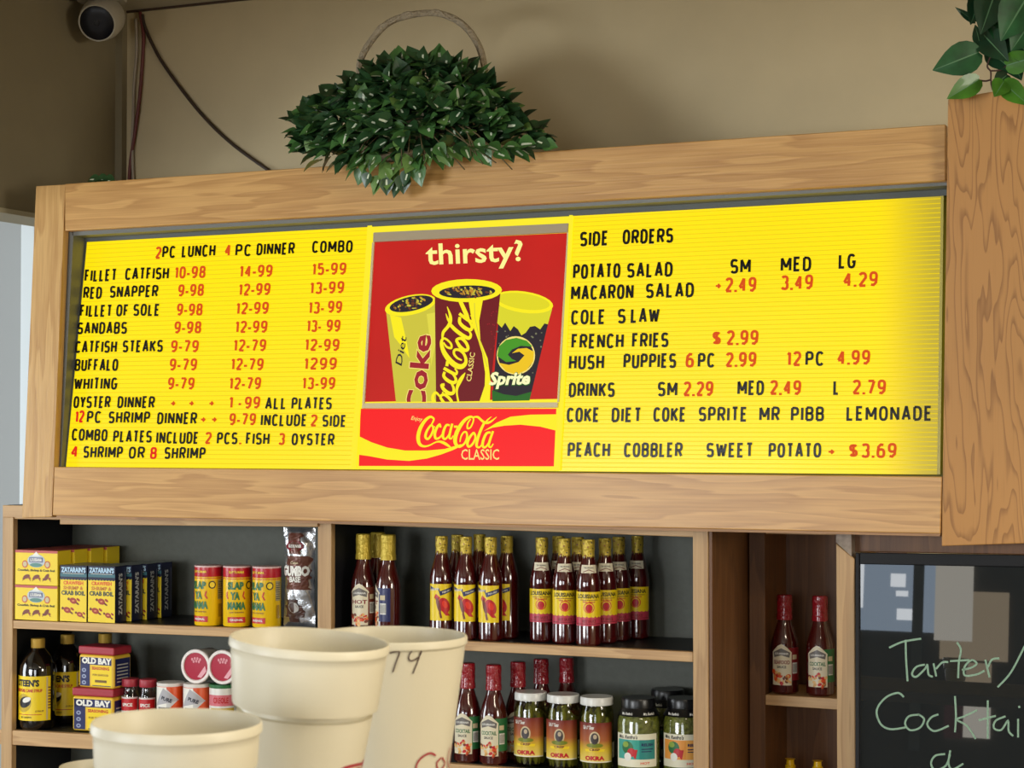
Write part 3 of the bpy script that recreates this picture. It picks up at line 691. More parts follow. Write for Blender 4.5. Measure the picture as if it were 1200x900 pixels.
CH = [[(145,412),(200,388),(275,375)],[(212,380),(214,460),(220,548)],[(290,480),(255,490),(238,518),(255,530),(290,498),(300,482),(305,520),(322,530)],
[(325,475),(336,528)],[(335,498),(360,472),(385,470)],[(420,390),(436,420),(428,470),(425,535)],[(392,466),(470,462)],
[(440,502),(480,492),(500,476),(480,462),(452,488),(452,524),(500,520),(532,505)],[(535,460),(552,532)],[(545,492),(562,460),(592,455)],[(585,572),(640,510),(700,395),(725,350)],
[(205,612),(180,595),(130,615),(95,665),(110,720),(150,742),(212,735)],[(268,683),(225,690),(210,720),(230,746),(270,736),(287,702),(262,681)],[(345,682),(315,695),(300,725),(330,750),(387,728)],
[(412,608),(416,690),(412,755)],[(502,665),(450,690),(420,704),(460,728),(496,782)],[(545,625),(545,700),(545,780)],[(508,706),(578,688)],
[(617,690),(577,708),(570,738),(600,745),(627,708),(630,750),(648,770)],[(668,700),(668,776)],[(671,648),(674,656)],[(700,600),(702,700),(704,775)],
[(372,843),(332,850),(315,880),(332,908),(375,890),(392,845)],[(393,828),(386,880),(402,905),(446,882)]]
printing('chalk_writing', [(stroke(cv(p, 3.46, 1000, 640), 2.3, smooth=5), chalk, k % 4) for k, p in enumerate(CH)],
         lambda x, y, o: cbp(x, y, -.006 + o) - root_loc(cb), cb, 0, .00005, .0005)
# glowing window and panels added behind the camera to brighten the glossy board's reflection
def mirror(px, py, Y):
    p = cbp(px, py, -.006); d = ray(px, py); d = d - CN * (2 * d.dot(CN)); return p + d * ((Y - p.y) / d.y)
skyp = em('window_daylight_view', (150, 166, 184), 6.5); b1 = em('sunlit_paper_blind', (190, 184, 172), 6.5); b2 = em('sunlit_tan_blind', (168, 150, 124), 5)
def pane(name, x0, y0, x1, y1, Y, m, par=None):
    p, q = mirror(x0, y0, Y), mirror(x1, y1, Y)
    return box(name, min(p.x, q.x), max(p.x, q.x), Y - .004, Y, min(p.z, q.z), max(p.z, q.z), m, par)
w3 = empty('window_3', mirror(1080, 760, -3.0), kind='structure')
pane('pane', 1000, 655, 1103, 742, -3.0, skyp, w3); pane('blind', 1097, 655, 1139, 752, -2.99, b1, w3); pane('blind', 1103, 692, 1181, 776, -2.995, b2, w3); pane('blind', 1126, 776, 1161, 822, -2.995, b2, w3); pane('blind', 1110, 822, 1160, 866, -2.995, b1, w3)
gl_ = em('bright_sky_gap', (235, 240, 245), 9)  # small glowing patches that stand in for glints in the reflection
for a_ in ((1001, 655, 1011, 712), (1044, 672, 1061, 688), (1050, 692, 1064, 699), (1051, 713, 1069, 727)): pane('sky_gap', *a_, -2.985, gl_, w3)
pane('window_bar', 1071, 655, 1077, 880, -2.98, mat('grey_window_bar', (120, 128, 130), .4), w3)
pane('dark_door_panel', 1108, 776, 1128, 866, -2.992, em('maroon_poster', (84, 50, 50), 2.2), w3)  # maroon panel given its own glow to show in the reflection

# ================================================================== PRODUCTS
GL = glass('clear_glass'); 
sauce = mat('dark_red_sauce_in_glass', (70, 12, 12), .12, coat=1.0, spec=.6, vary=.15, bscale=25)
sauce2 = mat('brown_red_sauce_in_glass', (72, 14, 12), .12, coat=1.0, spec=.6)
syrup = mat('black_syrup_in_glass', (14, 9, 8), .08, coat=1.0)
sealy = mat('gold_neck_seal', (196, 170, 60), .3, metal=.35, bump=.4, bscale=120)
sealr = mat('red_shrink_seal', (150, 20, 32), .22, coat=.5, bump=.7, bscale=110)
pap = mat('cream_label_paper', (226, 216, 186), .4)
ylab = mat('yellow_label_paper', (246, 214, 24), .35)

def arc_label(name, Rr, z0, z1, a0, a1, m, parent, off=.0003, n=18):
    V = []; Fc = []
    for i in range(n + 1):
        a = R(a0 + (a1 - a0) * i / n)
        for z in (z0, z1): V.append(((Rr + off) * math.sin(a), -(Rr + off) * math.cos(a), z))
    for i in range(n): k = 2 * i; Fc.append((k, k + 2, k + 3, k + 1))
    return from_verts(name, V, Fc, m, parent, False, 0, True)

def hot_bottle(style, loc, rz, label, group):
    o = empty('hot_sauce_bottle', loc, label, 'bottle', group, rz)
    r = .0262
    lathe('body', [(r * .85, 0), (r, .004), (r, .04), (r * .985, .042), (r * .985, .118), (r, .122), (r * .97, .135), (r * .75, .16), (r * .55, .178), (.0125, .19), (.0115, .2)], sauce, o)
    lathe('cap', [(.0142, .178), (.0132, .186), (.0128, .196), (.0136, .2), (.0136, .219), (.0128, .2215)], sealy, o, 20)
    dots = [(ell(x, z, .0016, .0016, 0, 8), BK if k % 2 else DRD) for k, (x, z) in enumerate([(-.008, .188), (.004, .192), (-.002, .206), (.009, .203), (-.011, .213), (.006, .215)])]
    c = o.children[1]; printing('printed_dots', dots, cyl(.0136), c, .004, base=.0007)
    if style == 'fish':
        l = arc_label('label', r, .040, .119, -62, 62, ylab, o)
        it = [(poly([(-.026, .106), (-.002, .110), (-.002, .100), (.0, .094), (.028, .104), (.028, .113), (.0, .104), (-.026, .115)]), NV),
              (text('LOUISIANA', -.014, .1075, .022, .005, .02, 0, 8), WH, 2), (text('FISH FRY', .014, .1035, .02, .004, .02, 0, 16), WH, 2),
              (ell(.009, .073, .012, .0175, 24, 20), RD), (poly([(.0, .09), (-.010, .098), (-.014, .09), (-.006, .08)]), RD), (poly([(.014, .062), (.022, .05), (.012, .051), (.006, .058)]), RD),
              (ell(-.004, .074, .004, .017, 14, 14), BR, 2), (ell(.010, .075, .0055, .009, 24, 14), ink(236, 60, 40), 2), (poly([(.001, .06), (.004, .046), (.0, .045), (-.003, .058)]), BR, 2)]
        printing('label_print', it, cyl(r), l, .004)
    else:
        l = arc_label('label', r, .062, .113, -75, 75, ylab, o)
        b = arc_label('lower_band', r, .042, .062, -75, 75, mat('pink_red_band', (196, 62, 84), .35), o)
        it = [(text('LOUISIANA', -.001, .104, .05, .009, .03), BK), (rect(-.02, .0955, .02, .0968), BR), (ell(0, .08, .0115, .0115, 0, 20), OR), (ell(0, .08, .0095, .0095, 0, 20), YL, 2), (ell(0, .079, .0075, .0085, 0, 16), RD, 3),
              (text('Hot Sauce', .0, .0925, .026, .004, .02), RD, 2)]
        it += [(ell(-.027 + k * .009, .0625, .0045, .003, 0, 10), YL) for k in range(7)]
        it += [(text('HOT SAUCE', 0, .052, .03, .006, .03), DRD), (rect(-.03, .0455, .03, .047), DRD)]
        printing('label_print', it, cyl(r), l, .004)
        nk = []
        n_ = arc_label('neck_label', .0187, .152, .169, -50, 50, pap, o)
        for q, v in enumerate(n_.data.vertices):
            if v.co.z < .16: v.co.x *= 1.12; v.co.y *= 1.14
        printing('neck_print', [(text('THE ORIGINAL', 0, .163, .02, .003, .02), BK), (stroke([(-.011, .154), (0, .159), (.011, .154)], .0015), BR)], lambda x, y, o_: ((.0187 + o_ + (.169 - y) * .16) * math.sin(x / .0187), -(.0187 + o_ + (.169 - y) * .16) * math.cos(x / .0187), y), n_, .004)
    return o

def house_bottle(style, loc, rz, label, group, hh=.212, r=.030):
    o = empty('sauce_bottle', loc, label, 'bottle', group, rz); s = hh / .212
    lathe('body', [(r * .85, 0), (r, .005), (r, .098), (r * .96, .11), (r * .8, .128), (r * .6, .145), (.0145, .158), (.0135, .17)], sauce if style != 'dark' else sauce2, o)
    cap = lathe('cap', [(.0178, .158), (.0175, .168), (.0165, .172), (.017, .184), (.0165, .188), (.0172, .2), (.0165, .21), (.0145, .212)], sealr if style != 'gold' else sealy, o, 20)
    if style == 'gold':
        pass
    pl = []
    m1 = {'cocktail': GN, 'seafood': DRD, 'gold': BR, 'dark': NV}[style]
    side = arc_label('back_label', r, .03, .1, 28, 100, m1, o, .0002)
    printing('barcode', [(rect(.024, .045, .038, .068), WH)] + [(rect(.025 + k * .0022, .047, .026 + k * .0022, .066), BK, 2) for k in range(6)] + [(rect(.024, .075, .036, .085), TAN)], cyl(r), side, .004)
    lab = arc_label('label', r, .02, .088, -42, 42, pap, o, .0005)
    sh = [(poly([(-.0225, .0875), (.0225, .0875), (.0225, .09), (.008, .104), (0, .108), (-.008, .104), (-.0225, .09)]), pap, 0),
          (poly([(-.019, .09), (0, .099), (.019, .09), (.017, .079), (0, .084), (-.017, .079)]), mat('label_grey', (110, 104, 98), .4), 1), (text('LOUISIANA', 0, .0875, .03, .0045, .03), WH, 2),
          (text({'cocktail': 'COCKTAIL', 'seafood': 'SEAFOOD', 'gold': 'HOT', 'dark': 'HOT'}[style], 0, .069, .036, .0085, .03), GN if style == 'cocktail' else DRD, 1),
          (text('SAUCE', 0, .059, .02, .0055, .03), BK, 1)]
    rr = random.Random(style)
    for k in range(26):
        sh.append((ell(rr.uniform(-.019, .019), rr.uniform(.022, .046) + .004 * math.cos(k), rr.uniform(.002, .006), rr.uniform(.002, .005), rr.uniform(0, 180), 8), [OR, ink(214, 160, 84), RD, BR, ink(236, 190, 120)][k % 5], 1 + k % 3))
    printing('label_print', sh, cyl(r), lab, .004)
    if hh != .212: o.scale = (1, 1, s)
    return o

# --- hot sauces, upper right bay
YB0 = YS + .03
def bx(px, Y): return at(px, 600, Y).x
FG = 'hot sauce bottles with yellow fish label'
fish = None
spots = [(575, 0.032, -4, 'hot sauce bottle with yellow label and red fish, right one of its front row'), (546, .032, 6, 'hot sauce bottle with yellow label and red fish, middle one of its front row'), (517.5, .032, 12, 'hot sauce bottle with yellow label and red fish, left one of its front row'),
         (536, .092, 25, 'dim hot sauce bottle standing behind the left and middle fish label bottles'), (562, .130, 25, 'dim hot sauce bottle standing behind the middle and right fish label bottles'), (594, .088, -32, 'hot sauce bottle behind the right fish label bottle with sliver of yellow label'),]
for px, dy, rz, lab in spots:
    Y = YS + dy; x = bx(px, Y); loc = (x, Y, Z2(x) + .0003)
    fish = hot_bottle('fish', loc, R(rz + 8), lab, FG) if fish is None else (copy_tree(fish, None, loc, R(rz + 8), lab))
LG = 'hot sauce bottles with yellow label and pink band'
lou = None
for px, dy, rz, lab in [(689.5, .03, 24, 'brightly lit yellow and pink labelled hot sauce bottle, right one of its front three'), (661.5, .046, 24, 'yellow and pink labelled hot sauce bottle, middle one of its front three'), (635, .064, 18, 'hot sauce bottle with yellow label over pink band, left one of its front three'),
        (709, .088, 26, 'shaded pink band hot sauce bottle just right of the brightly lit one'), (725, .140, 24, 'shaded pink band hot sauce bottle, second right of the lit one'), (747, .192, 10, 'rightmost shaded pink band hot sauce bottle at the back'),
        (654.5, .122, 24, 'pink band hot sauce bottle whose neck shows between left and middle front ones'), (677, .104, 24, 'pink band hot sauce bottle whose neck shows between middle and right front ones')]:
    Y = YS + dy; x = bx(px, Y); loc = (x, Y, Z2(x) + .0003)
    lou = hot_bottle('lou', loc, R(rz), lab, LG) if lou is None else copy_tree(lou, None, loc, R(rz), lab)
for px, dy, rz, st_, lab in [(426, .05, 8, 'gold', 'dark red sauce bottle with gold neck and white house label beside the shelf divider'), (455, .045, -62, 'dark', 'dark sauce bottle turned to show its barcode, right of the house label bottle'), (443, .115, 0, 'gold', 'dim sauce bottle hidden behind the pair near the shelf divider')]:
    Y = YS + dy; x = bx(px, Y)
    b_ = house_bottle(st_, (x, Y, Z2(x) + .0003), R(rz), lab, 'gold necked sauce bottles by the divider', .222, .0275)
    for ch in b_.children:
        if ch.name.startswith('cap'):
            ch.data = ch.data.copy(); ch.data.materials.clear(); ch.data.materials.append(sealy)
# cocktail sauces, lower right bay and niche
for px, dy, rz, st_, lab in [(548, .04, 2, 'cocktail', 'cocktail sauce bottle with red seal, left of the two beside the okra jars'), (578.5, .036, 2, 'cocktail', 'cocktail sauce bottle with red seal touching the leftmost okra jar'), (607, .104, 10, 'cocktail', 'red sealed sauce bottle behind the leftmost okra jar'), (634, .172, 10, 'seafood', 'very dark red sealed bottle at the back above the okra jars'), (664, .212, 10, 'seafood', 'very dark bottle at the back behind the middle okra jar')]:
    Y = YS + dy; x = bx(px, Y)
    house_bottle(st_, (x, Y, Z4(x) + .0003), R(rz), lab, 'red sealed sauces on the lower shelf')
for px, dy, rz, st_, lab in [(919, .045, 2, 'seafood', 'seafood sauce bottle with red seal, left one in the dark niche'), (960.5, .045, 2, 'cocktail', 'cocktail sauce bottle with red seal, right one in the dark niche')]:
    Y = YN + dy; x = bx(px, Y)
    b_ = house_bottle(st_, (x, Y, Z5(x) + .0003), R(rz), lab, 'sauces in the niche')
# yellow capped bottles on the niche shelf below
zn = at(925, 889, YN + .06).z
for px, lab in [(925, 'bottle with yellow cap at the bottom of the niche, left one'), (957, 'bottle with yellow cap at the bottom of the niche, right one')]:
    Y = YN + .06; x = bx(px, Y); o = empty('mustard_bottle', (x, Y, zn - .16), lab, 'bottle', 'yellow capped bottles')
    lathe('body', [(.022, 0), (.024, .004), (.024, .09), (.018, .12), (.011, .132)], mat('mustard_yellow_plastic', (226, 178, 20), .3), o, 20)
    lathe('cap', [(.0115, .13), (.0115, .146), (.009, .148), (.008, .158), (.0115, .16)], mat('yellow_cap', (240, 196, 20), .3), o, 16)
hb('shelf_board', 897, 0, 0, 984, 0, 0, YN, .1, SHX, nun) if False else box('shelf_board', at(897, 800, YN).x, at(984, 800, YN).x, YN + .004, YN + .195, zn - .175, zn - .1605, SHX, nun)

# --- jars
lidw = mat('white_metal_lid', (226, 226, 220), .3); lidk = mat('black_metal_lid', (18, 18, 20), .3)
okra = mat('okra_green', (112, 112, 36), .5, vary=.35, bscale=30); relish = mat('green_relish', (112, 118, 40), .4, vary=.55, bscale=120, bump=.6)
brine = glass('olive_brine_glass', (.82, .82, .5, 1), .1)
def okra_jar(loc, rz, lab):
    o = empty('okra_jar', loc, lab, 'jar', 'white lidded okra jars', rz)
    r = .036
    lathe('glass_body', [(r * .85, 0), (r, .006), (r, .118), (r * .95, .128), (r * .86, .136), (r * .86, .145)], brine, o, 28)
    V = []; Fc = []; rr = random.Random(3)
    for k in range(22):
        a = k * 2 * math.pi / 14 + rr.uniform(-.1, .1); ra = .0265 if k < 14 else .014; x0, y0 = ra * math.cos(a), ra * math.sin(a); w = rr.uniform(.0055, .0075); z0 = .006; L_ = rr.uniform(.095, .125)
        base = len(V); prof = [(.25, 0), (.8, .15), (1, .4), (.9, .75), (1.0, .9), (.5, 1)] if k % 2 else [(.4, 0), (1, .1), (.9, .3), (1, .6), (.75, .85), (.2, 1)]
        for q, (pr, t) in enumerate(prof):
            for j in range(7): an = 2 * math.pi * j / 7; V.append((x0 + w * pr * math.cos(an), y0 + w * pr * math.sin(an), z0 + L_ * t))
        for q in range(len(prof) - 1):
            for j in range(7): Fc.append((base + q * 7 + j, base + q * 7 + (j + 1) % 7, base + (q + 1) * 7 + (j + 1) % 7, base + (q + 1) * 7 + j))
    tag(from_verts('okra_pods', V, Fc, okra, o, False, 0, True), kind='stuff')
    lathe('lid', [(r * .93, .139), (r * .97, .14), (r * .97, .152), (r * .93, .156), (r * .5, .1555)], lidw, o, 28)
    gm = bpy.data.materials.get('okra_label_gradient')
    if not gm:
        gm = bpy.data.materials.new('okra_label_gradient'); gm.use_nodes = True; nt = gm.node_tree
        tc = nt.nodes.new('ShaderNodeTexCoord'); sx = nt.nodes.new('ShaderNodeSeparateXYZ'); rp = nt.nodes.new('ShaderNodeValToRGB')
        nt.links.new(tc.outputs['Generated'], sx.inputs[0]); nt.links.new(sx.outputs['Z'], rp.inputs['Fac'])
        rp.color_ramp.elements[0].color = lin((240, 214, 110)); rp.color_ramp.elements[1].color = lin((120, 36, 30)); e = rp.color_ramp.elements.new(.3); e.color = lin((224, 190, 50)); e = rp.color_ramp.elements.new(.55); e.color = lin((176, 96, 50))
        nt.links.new(rp.outputs['Color'], nt.nodes['Principled BSDF'].inputs['Base Color']); nt.nodes['Principled BSDF'].inputs['Roughness'].default_value = .35
    l = arc_label('label', r, .022, .105, -66, 66, gm, o, .0004, 22)
    it = [(text('OKRA', 0, .0315, .042, .0095, .06), RD, 2), (ell(.0, .072, .0115, .015, 0, 20), ink(210, 190, 150), 1), (ell(.0, .072, .0085, .012, 0, 16), ink(60, 50, 50), 2), (ell(.001, .076, .004, .005, 0, 10), ink(190, 170, 140), 3),
          (text('Talk O\' Texas', -.014, .095, .026, .008, .03, .3), WH, 2), (poly([(-.022, .05), (.022, .05), (.02, .045), (-.02, .045)]), YL, 1), (text('CRISP', 0, .049, .022, .005, .04), BR, 2), (ell(0, .058, .018, .005, 0, 14), ink(120, 130, 30), 2),
          (rect(-.04, .0225, .04, .0245), WH, 1)]
    printing('label_print', it, cyl(r), l, .005)
    bl = arc_label('back_label', r, .03, .062, 72, 110, pap, o, .0004, 8)
    return o
oj = None
for px, dy, rz, lab in [(699, .045, 14, 'okra jar with white lid, right one of three next to the black lidded jars'), (660, .05, 8, 'okra jar with white lid, middle one of three'), (622, .055, 4, 'okra jar with white lid, left one of three beside the cocktail sauce')]:
    Y = YS + dy; x = bx(px, Y); loc = (x, Y, Z4(x) + .0003)
    if oj is None: oj = okra_jar(loc, R(rz), lab)
    else: copy_tree(oj, None, loc, R(rz), lab)
def relish_jar(loc, rz, lab, c1, c2, grp='black lidded relish jars'):
    o = empty('relish_jar', loc, lab, 'jar', grp, rz); r = .046
    lathe('glass_body', [(r * .85, 0), (r, .008), (r, .108), (r * .94, .122), (r * .78, .134), (r * .72, .145)], GL, o, 32)
    lathe('relish', [(r * .8, .003), (r * .95, .01), (r * .95, .106), (r * .88, .119), (r * .7, .13)], relish, o, 32)
    lathe('lid', [(r * .76, .138), (r * .79, .139), (r * .79, .153), (r * .75, .158), (r * .4, .1575)], lidk, o, 28)
    nb = lathe('neck_band', [(r * .955, .1225), (r * .80, .1345), (r * .76, .1385)], lidk, o, 32, caps=False)
    nb.data.polygons[0].use_smooth = True
    printing('band_print', [(text('Mrs. Renfro\'s', x_, .129, .026, .006, .02, .2), WH, 3) for x_ in (-.02, .03)], lambda x, y, q: ((r * .91 + q + .0012) * math.sin(x / r), -(r * .91 + q + .0012) * math.cos(x / r), y), nb, .004)
    l = arc_label('label', r, .02, .088, -60, 60, mat('pale_cream_paper', (236, 232, 206), .4), o, .0004, 24)
    it = [(rect(-.043, .036, .043, .076), c1, 1), (text("Mrs. Renfro's", -.018, .0815, .044, .008, .03, .15), BK, 1), (rect(.008, .036, .043, .076), c2, 1.5), (text('RELISH', .025, .066, .026, .006, .04), NV, 3), (rect(.012, .056, .038, .058), NV, 2.5), (rect(.012, .051, .034, .053), NV, 2.5),
          (ell(-.018, .06, .013, .013, 0, 16), GN, 2), (ell(-.022, .066, .007, .006, 0, 12), ink(140, 170, 70), 3), (ell(-.009, .05, .009, .009, 0, 14), RD, 3), (ell(-.017, .041, .008, .0085, 0, 14), WH, 4), (poly([(-.006, .056), (.004, .056), (0, .036), (-.004, .04)]), RD, 3), (text('HOT', .02, .028, .02, .005, .03), OR, 1)]
    printing('label_print', it, cyl(r), l, .006, lay=.0002)
    return o
TEAL = ink(60, 166, 150); TEAL2 = ink(50, 140, 134); ORG = ink(240, 160, 70); ORG2 = ink(246, 178, 90)
for px, dy, c1, c2, lab in [(748, .052, TEAL, TEAL2, 'relish jar with black lid and teal label'), (803, .085, ORG, ORG2, 'relish jar with black lid and orange label against the end board'), (782, .195, TEAL, TEAL2, 'black lidded jar standing behind the teal and orange label jars')]:
    Y = YS + dy; x = bx(px, Y)
    if px == 803: x = at(812, 800, YS).x - .047
    relish_jar((x, Y, Z4(x) + .0003), R(12), lab, c1, c2)

# --- upper left bay: cartons
def carton(name, x0, x1, Y, dep, z0, h, m, label, group):
    o = empty(name, ((x0 + x1) / 2, Y, z0), label, 'box', group); w = (x1 - x0) / 2
    box('carton_body', -w, w, 0, dep, 0, h, m, o, .0008, False)
    return o, w
pinkt = mat('pink_red_edge', (196, 90, 84), .5); cyel = mat('yellow_carton', (244, 212, 36), .45)
def seafood_box(px0, px1, Y, z0, label):
    x0, x1 = at(px0, 700, YS + .004).x, at(px1, 700, YS + .004).x; h = .083
    o, w = carton('seafood_boil_box', x0, x1, Y, .052, z0, h, cyel, label, 'yellow seafood boil boxes')
    it = [(rect(-w, h - .006, w, h), pinkt), (ell(0, h * .7, .026, .016, 0, 20), ink(190, 200, 206), 1), (poly([(-.012, h * .84), (0, h * .97), (.012, h * .84)]), WH, 2), (rect(-.02, h * .66, .02, h * .8), ink(96, 104, 136), 3), (text('LOUISIANA', 0, h * .73, .034, .008, .04), WH, 4), (ell(0, h * .58, .018, .005, 0, 14), ink(90, 140, 130), 3),
          (ell(-.033, h * .6, .0085, .009, 0, 16), ink(200, 80, 50), 1), (ell(-.033, h * .6, .006, .0065, 0, 12), TAN, 2), (ell(.033, h * .6, .0085, .009, 0, 16), ink(200, 80, 50), 1), (ell(.033, h * .6, .006, .0065, 0, 12), TAN, 2),
          (text('Crawfish, Shrimp & Crab Boil', 0, h * .42, w * 1.75, .007, .03), BK, 2)]
    for cx_ in (-.028, .001, .031):
        it += [(ell(cx_, h * .24, .010, .005, 15 if cx_ < .02 else 50, 12), BR, 2), (ell(cx_ - .008, h * .18, .004, .003, 0, 8), BR, 2), (ell(cx_ + .009, h * .2, .004, .0025, -30, 8), ink(160, 70, 40), 3), (stroke([(cx_ - .012, h * .12), (cx_ - .003, h * .22)], .0015), BR, 2), (stroke([(cx_ + .012, h * .12), (cx_ + .004, h * .22)], .0015), BR, 2)]
    printing('front_print', it, flat(0), o.children[0], 0, .00015, .0003)
    printing('top_print', [(rect(-w, .0, w, .052), pinkt)], lambda x, y, q: (x, y, h + q), o.children[0])
    return o
XL0 = at(15, 700, YS + .012).x
first = None
for k in range(4):
    Y = YS + .004 + k * .057; x = at(42.5, 700, YS + .004).x
    for lv in range(2):
        z = Z1(x) + .0006 + lv * .0838
        pos = ['front', 'second', 'third', 'rearmost'][k]
        lab = '%s yellow seafood boil box of its row, %s of the stack at far left' % (pos, ['bottom', 'top'][lv])
        if first is None: first = seafood_box(17.5, 67.2, Y, z, lab)
        else: copy_tree(first, None, (first.location.x + .006 * k, Y, z), 0, lab)
# tall crab boil boxes (yellow front, navy sides)
navy = mat('navy_carton', (22, 26, 58), .35)
DC = .0455
def crab_box(px0, px1, Y, label):
    x0, x1 = at(px0, 700, YS + .008).x, at(px1, 700, YS + .008).x; z0 = Z1((x0 + x1) / 2) + .0005; h = .132
    o, w = carton('crab_boil_box', x0, x1, Y, DC, z0, h, navy, label, 'tall yellow and navy crab boil boxes')
    it = [(rect(-w, .0, w, h * .76), cyel, 0), (rect(-w, h * .76, w, h), navy, 0), (text("ZATARAIN'S", 0, h * .925, w * 1.85, .013, .05), ink(180, 214, 236), 2), (rect(-w, h * .80, w, h * .86), ink(60, 110, 120), 1), (rect(-w * .8, h * .855, w * .8, h * .862), WH, 2)]
    it += [(ell(-w + w * 2 * (k + .5) / 9, h * .76, w / 9, .0025, 0, 8), navy, 1) for k in range(9)]
    it += [(text('CRAWFISH', 0, h * .69, w * 1.5, .009, .04), OR, 1), (text('SHRIMP &', 0, h * .60, w * 1.5, .009, .04), ink(200, 120, 40), 1), (text('CRAB BOIL', 0, h * .51, w * 1.8, .011, .05), ink(60, 70, 60), 1)]
    for cx_, cz_, s in ((0, .37, 1.2), (-w * .45, .2, 1.2), (w * .5, .13, 1)):
        it += [(ell(cx_, h * cz_, .009 * s, .006 * s, -15, 12), ink(168, 60, 40), 1), (ell(cx_ + .012 * s, h * cz_ + .003, .005 * s, .0025 * s, -30, 8), ink(168, 60, 40), 1), (ell(cx_ + .01 * s, h * cz_ - .006, .005 * s, .002 * s, -30, 8), BR, 2), (ell(cx_ - .011 * s, h * cz_ + .004, .003 * s, .003 * s, 0, 8), BR, 2), (ell(cx_, h * cz_, .004, .002, 0, 8), ink(220, 140, 90), 2)]
    printing('front_print', it, flat(0), o.children[0], 0, .00015, .0003)
    printing('side_print', [(text("ZATARAIN'S", DC * .45, h * .5, h * .74, .015, .03, 0, 90), ink(200, 204, 206), 1), (rect(.038, h * .12, .040, h * .9), ink(120, 124, 140), 1)], lambda x, y, q: (w + q, x, y), o.children[0], 0)
    printing('top_print', [(rect(-w, 0, w, DC), ink(150, 160, 150), 1)], lambda x, y, q: (x, y, h + q), o.children[0])
    return o
cbx = crab_box(70.5, 101.5, YS + .008, 'tall crab boil box with yellow front, left one in the front row')
cb2 = copy_tree(cbx, None, (at(119, 700, YS + .006).x, YS + .006, 0), 0, 'tall crab boil box with yellow front and navy side, right one in the front row')
cb2.location.z = Z1(cb2.location.x) + .0005
for k, px in enumerate((138.5, 156.5, 173.5)):
    Y = YS + .006 + .048 * (k + 1); x = at(px, 700, Y).x
    copy_tree(cbx, None, (x, Y, Z1(x) + .0005), 0, 'navy sided crab boil box, %s one behind the right front box' % ['first', 'second', 'rearmost'][k])
copy_tree(cbx, None, (cbx.location.x, YS + .058, cbx.location.z), 0, 'crab boil box hidden behind the left front crab boil box')

# three round yellow seasoning cans
yc = mat('yellow_can_paint', (240, 196, 16), .3); rc = mat('red_can_band', (190, 26, 40), .3)
def slap_can(px, dy, rz, lab):
    Y = YS + dy; x = bx(px, Y); r = .0325
    o = empty('seasoning_can', (x, Y, Z1(x) + .0003), lab, 'can', 'yellow seasoning cans with red tops', rz)
    lathe('can_body', [(r * .96, 0), (r, .003), (r, .112)], yc, o, 32)
    lathe('red_top', [(r, .1122), (r * 1.005, .114), (r * 1.005, .133), (r, .136), (r * .9, .1365)], rc, o, 32)
    rim = lathe('rim', [(r * 1.01, .1335), (r * 1.02, .1345), (r * 1.02, .137), (r * .96, .1375)], mat('pale_pink_rim', (226, 190, 186), .35), o, 32)
    it = [(text('SLAP', -.002, .093, .038, .018, .06), GN, 2), (text('YA', -.003, .070, .022, .018, .06), GN, 2), (text('MAMA', -.0, .0475, .043, .018, .06), GN, 2), (stroke([(-.022, .079), (-.024, .07), (-.02, .063)], .003), RD, 2), (stroke([(.018, .08), (.015, .07), (.02, .062)], .003), RD, 2),
          (ell(.031, .094, .0085, .009, 0, 18), BK, 2), (ell(.031, .094, .006, .0065, 0, 14), YL, 3), (text('CAJUN SEASONING', 0, .032, .036, .004, .02), BR, 2), (rect(-.021, .009, .021, .022), RD, 2), (text('ORIGINAL', 0, .0155, .03, .005, .03), WH, 3), (rect(-.06, .108, .06, .1095), RD, 1),
          (rect(.045, .06, .062, .105), ink(176, 160, 110), 2)] + [(rect(.046, .064 + k * .005, .061, .0655 + k * .005), BK, 3) for k in range(8)] + [(rect(.047, .02, .058, .05), ink(180, 140, 20), 2)]
    printing('can_print', it, cyl(r), o.children[0], .004)
    printing('top_print', [(text('SLAP YA MAMA', 0, .124, .036, .006, .03), YL, 1)], cyl(r * 1.01), o.children[1], .004)
slap_can(245, .04, R(-8), 'yellow seasoning can with red top, left one of three')
slap_can(278.5, .04, R(28), 'yellow seasoning can with red top, middle one of three')
slap_can(313, .04, R(-12), 'yellow seasoning can with red top, right one beside the foil pouch')

# foil pouch of gumbo base
Yb = YS + .055; xb0, xb1 = at(332, 700, Yb).x, at(373, 700, Yb).x; hw = (xb1 - xb0) / 2 - .004; zbz = Z1(xb0); hbg = at(350, 619, Yb).z - zbz
pouch = empty('foil_pouch', ((xb0 + xb1) / 2 - .002, Yb, zbz + .001), 'crinkled silver and brown foil pouch of gumbo base leaning by the divider', 'pouch')
foil = mat('crinkled_silver_foil', (205, 208, 212), .25, metal=.9, bump=.35, bscale=30); fbrown = mat('brown_foil_print', (104, 60, 46), .32, metal=.2, bump=.2, bscale=30)
def bag(x, y, o, sgn=-1):
    u = x / hw; v = y / hbg; e = max(0, 1 - abs(u) ** 2.2) * max(0, math.sin(math.pi * min(1, max(0, v)))) ** .5
    cr = .002 * math.sin(7 * u + 17 * v) * math.sin(11 * v + 3 * u) + .0013 * math.sin(34 * v * (1 + .3 * u)) * abs(u)
    wv_ = 1 - .12 * math.sin(math.pi * v) * (1 if abs(u) > .6 else 0)
    return (x * (1 - .07 * math.sin(math.pi * v)), sgn * (.022 * e + (cr if e > .05 else 0)) - o - .002 * (sgn < 0), y)
nx, ny = 18, 44; V = []; Fc = []
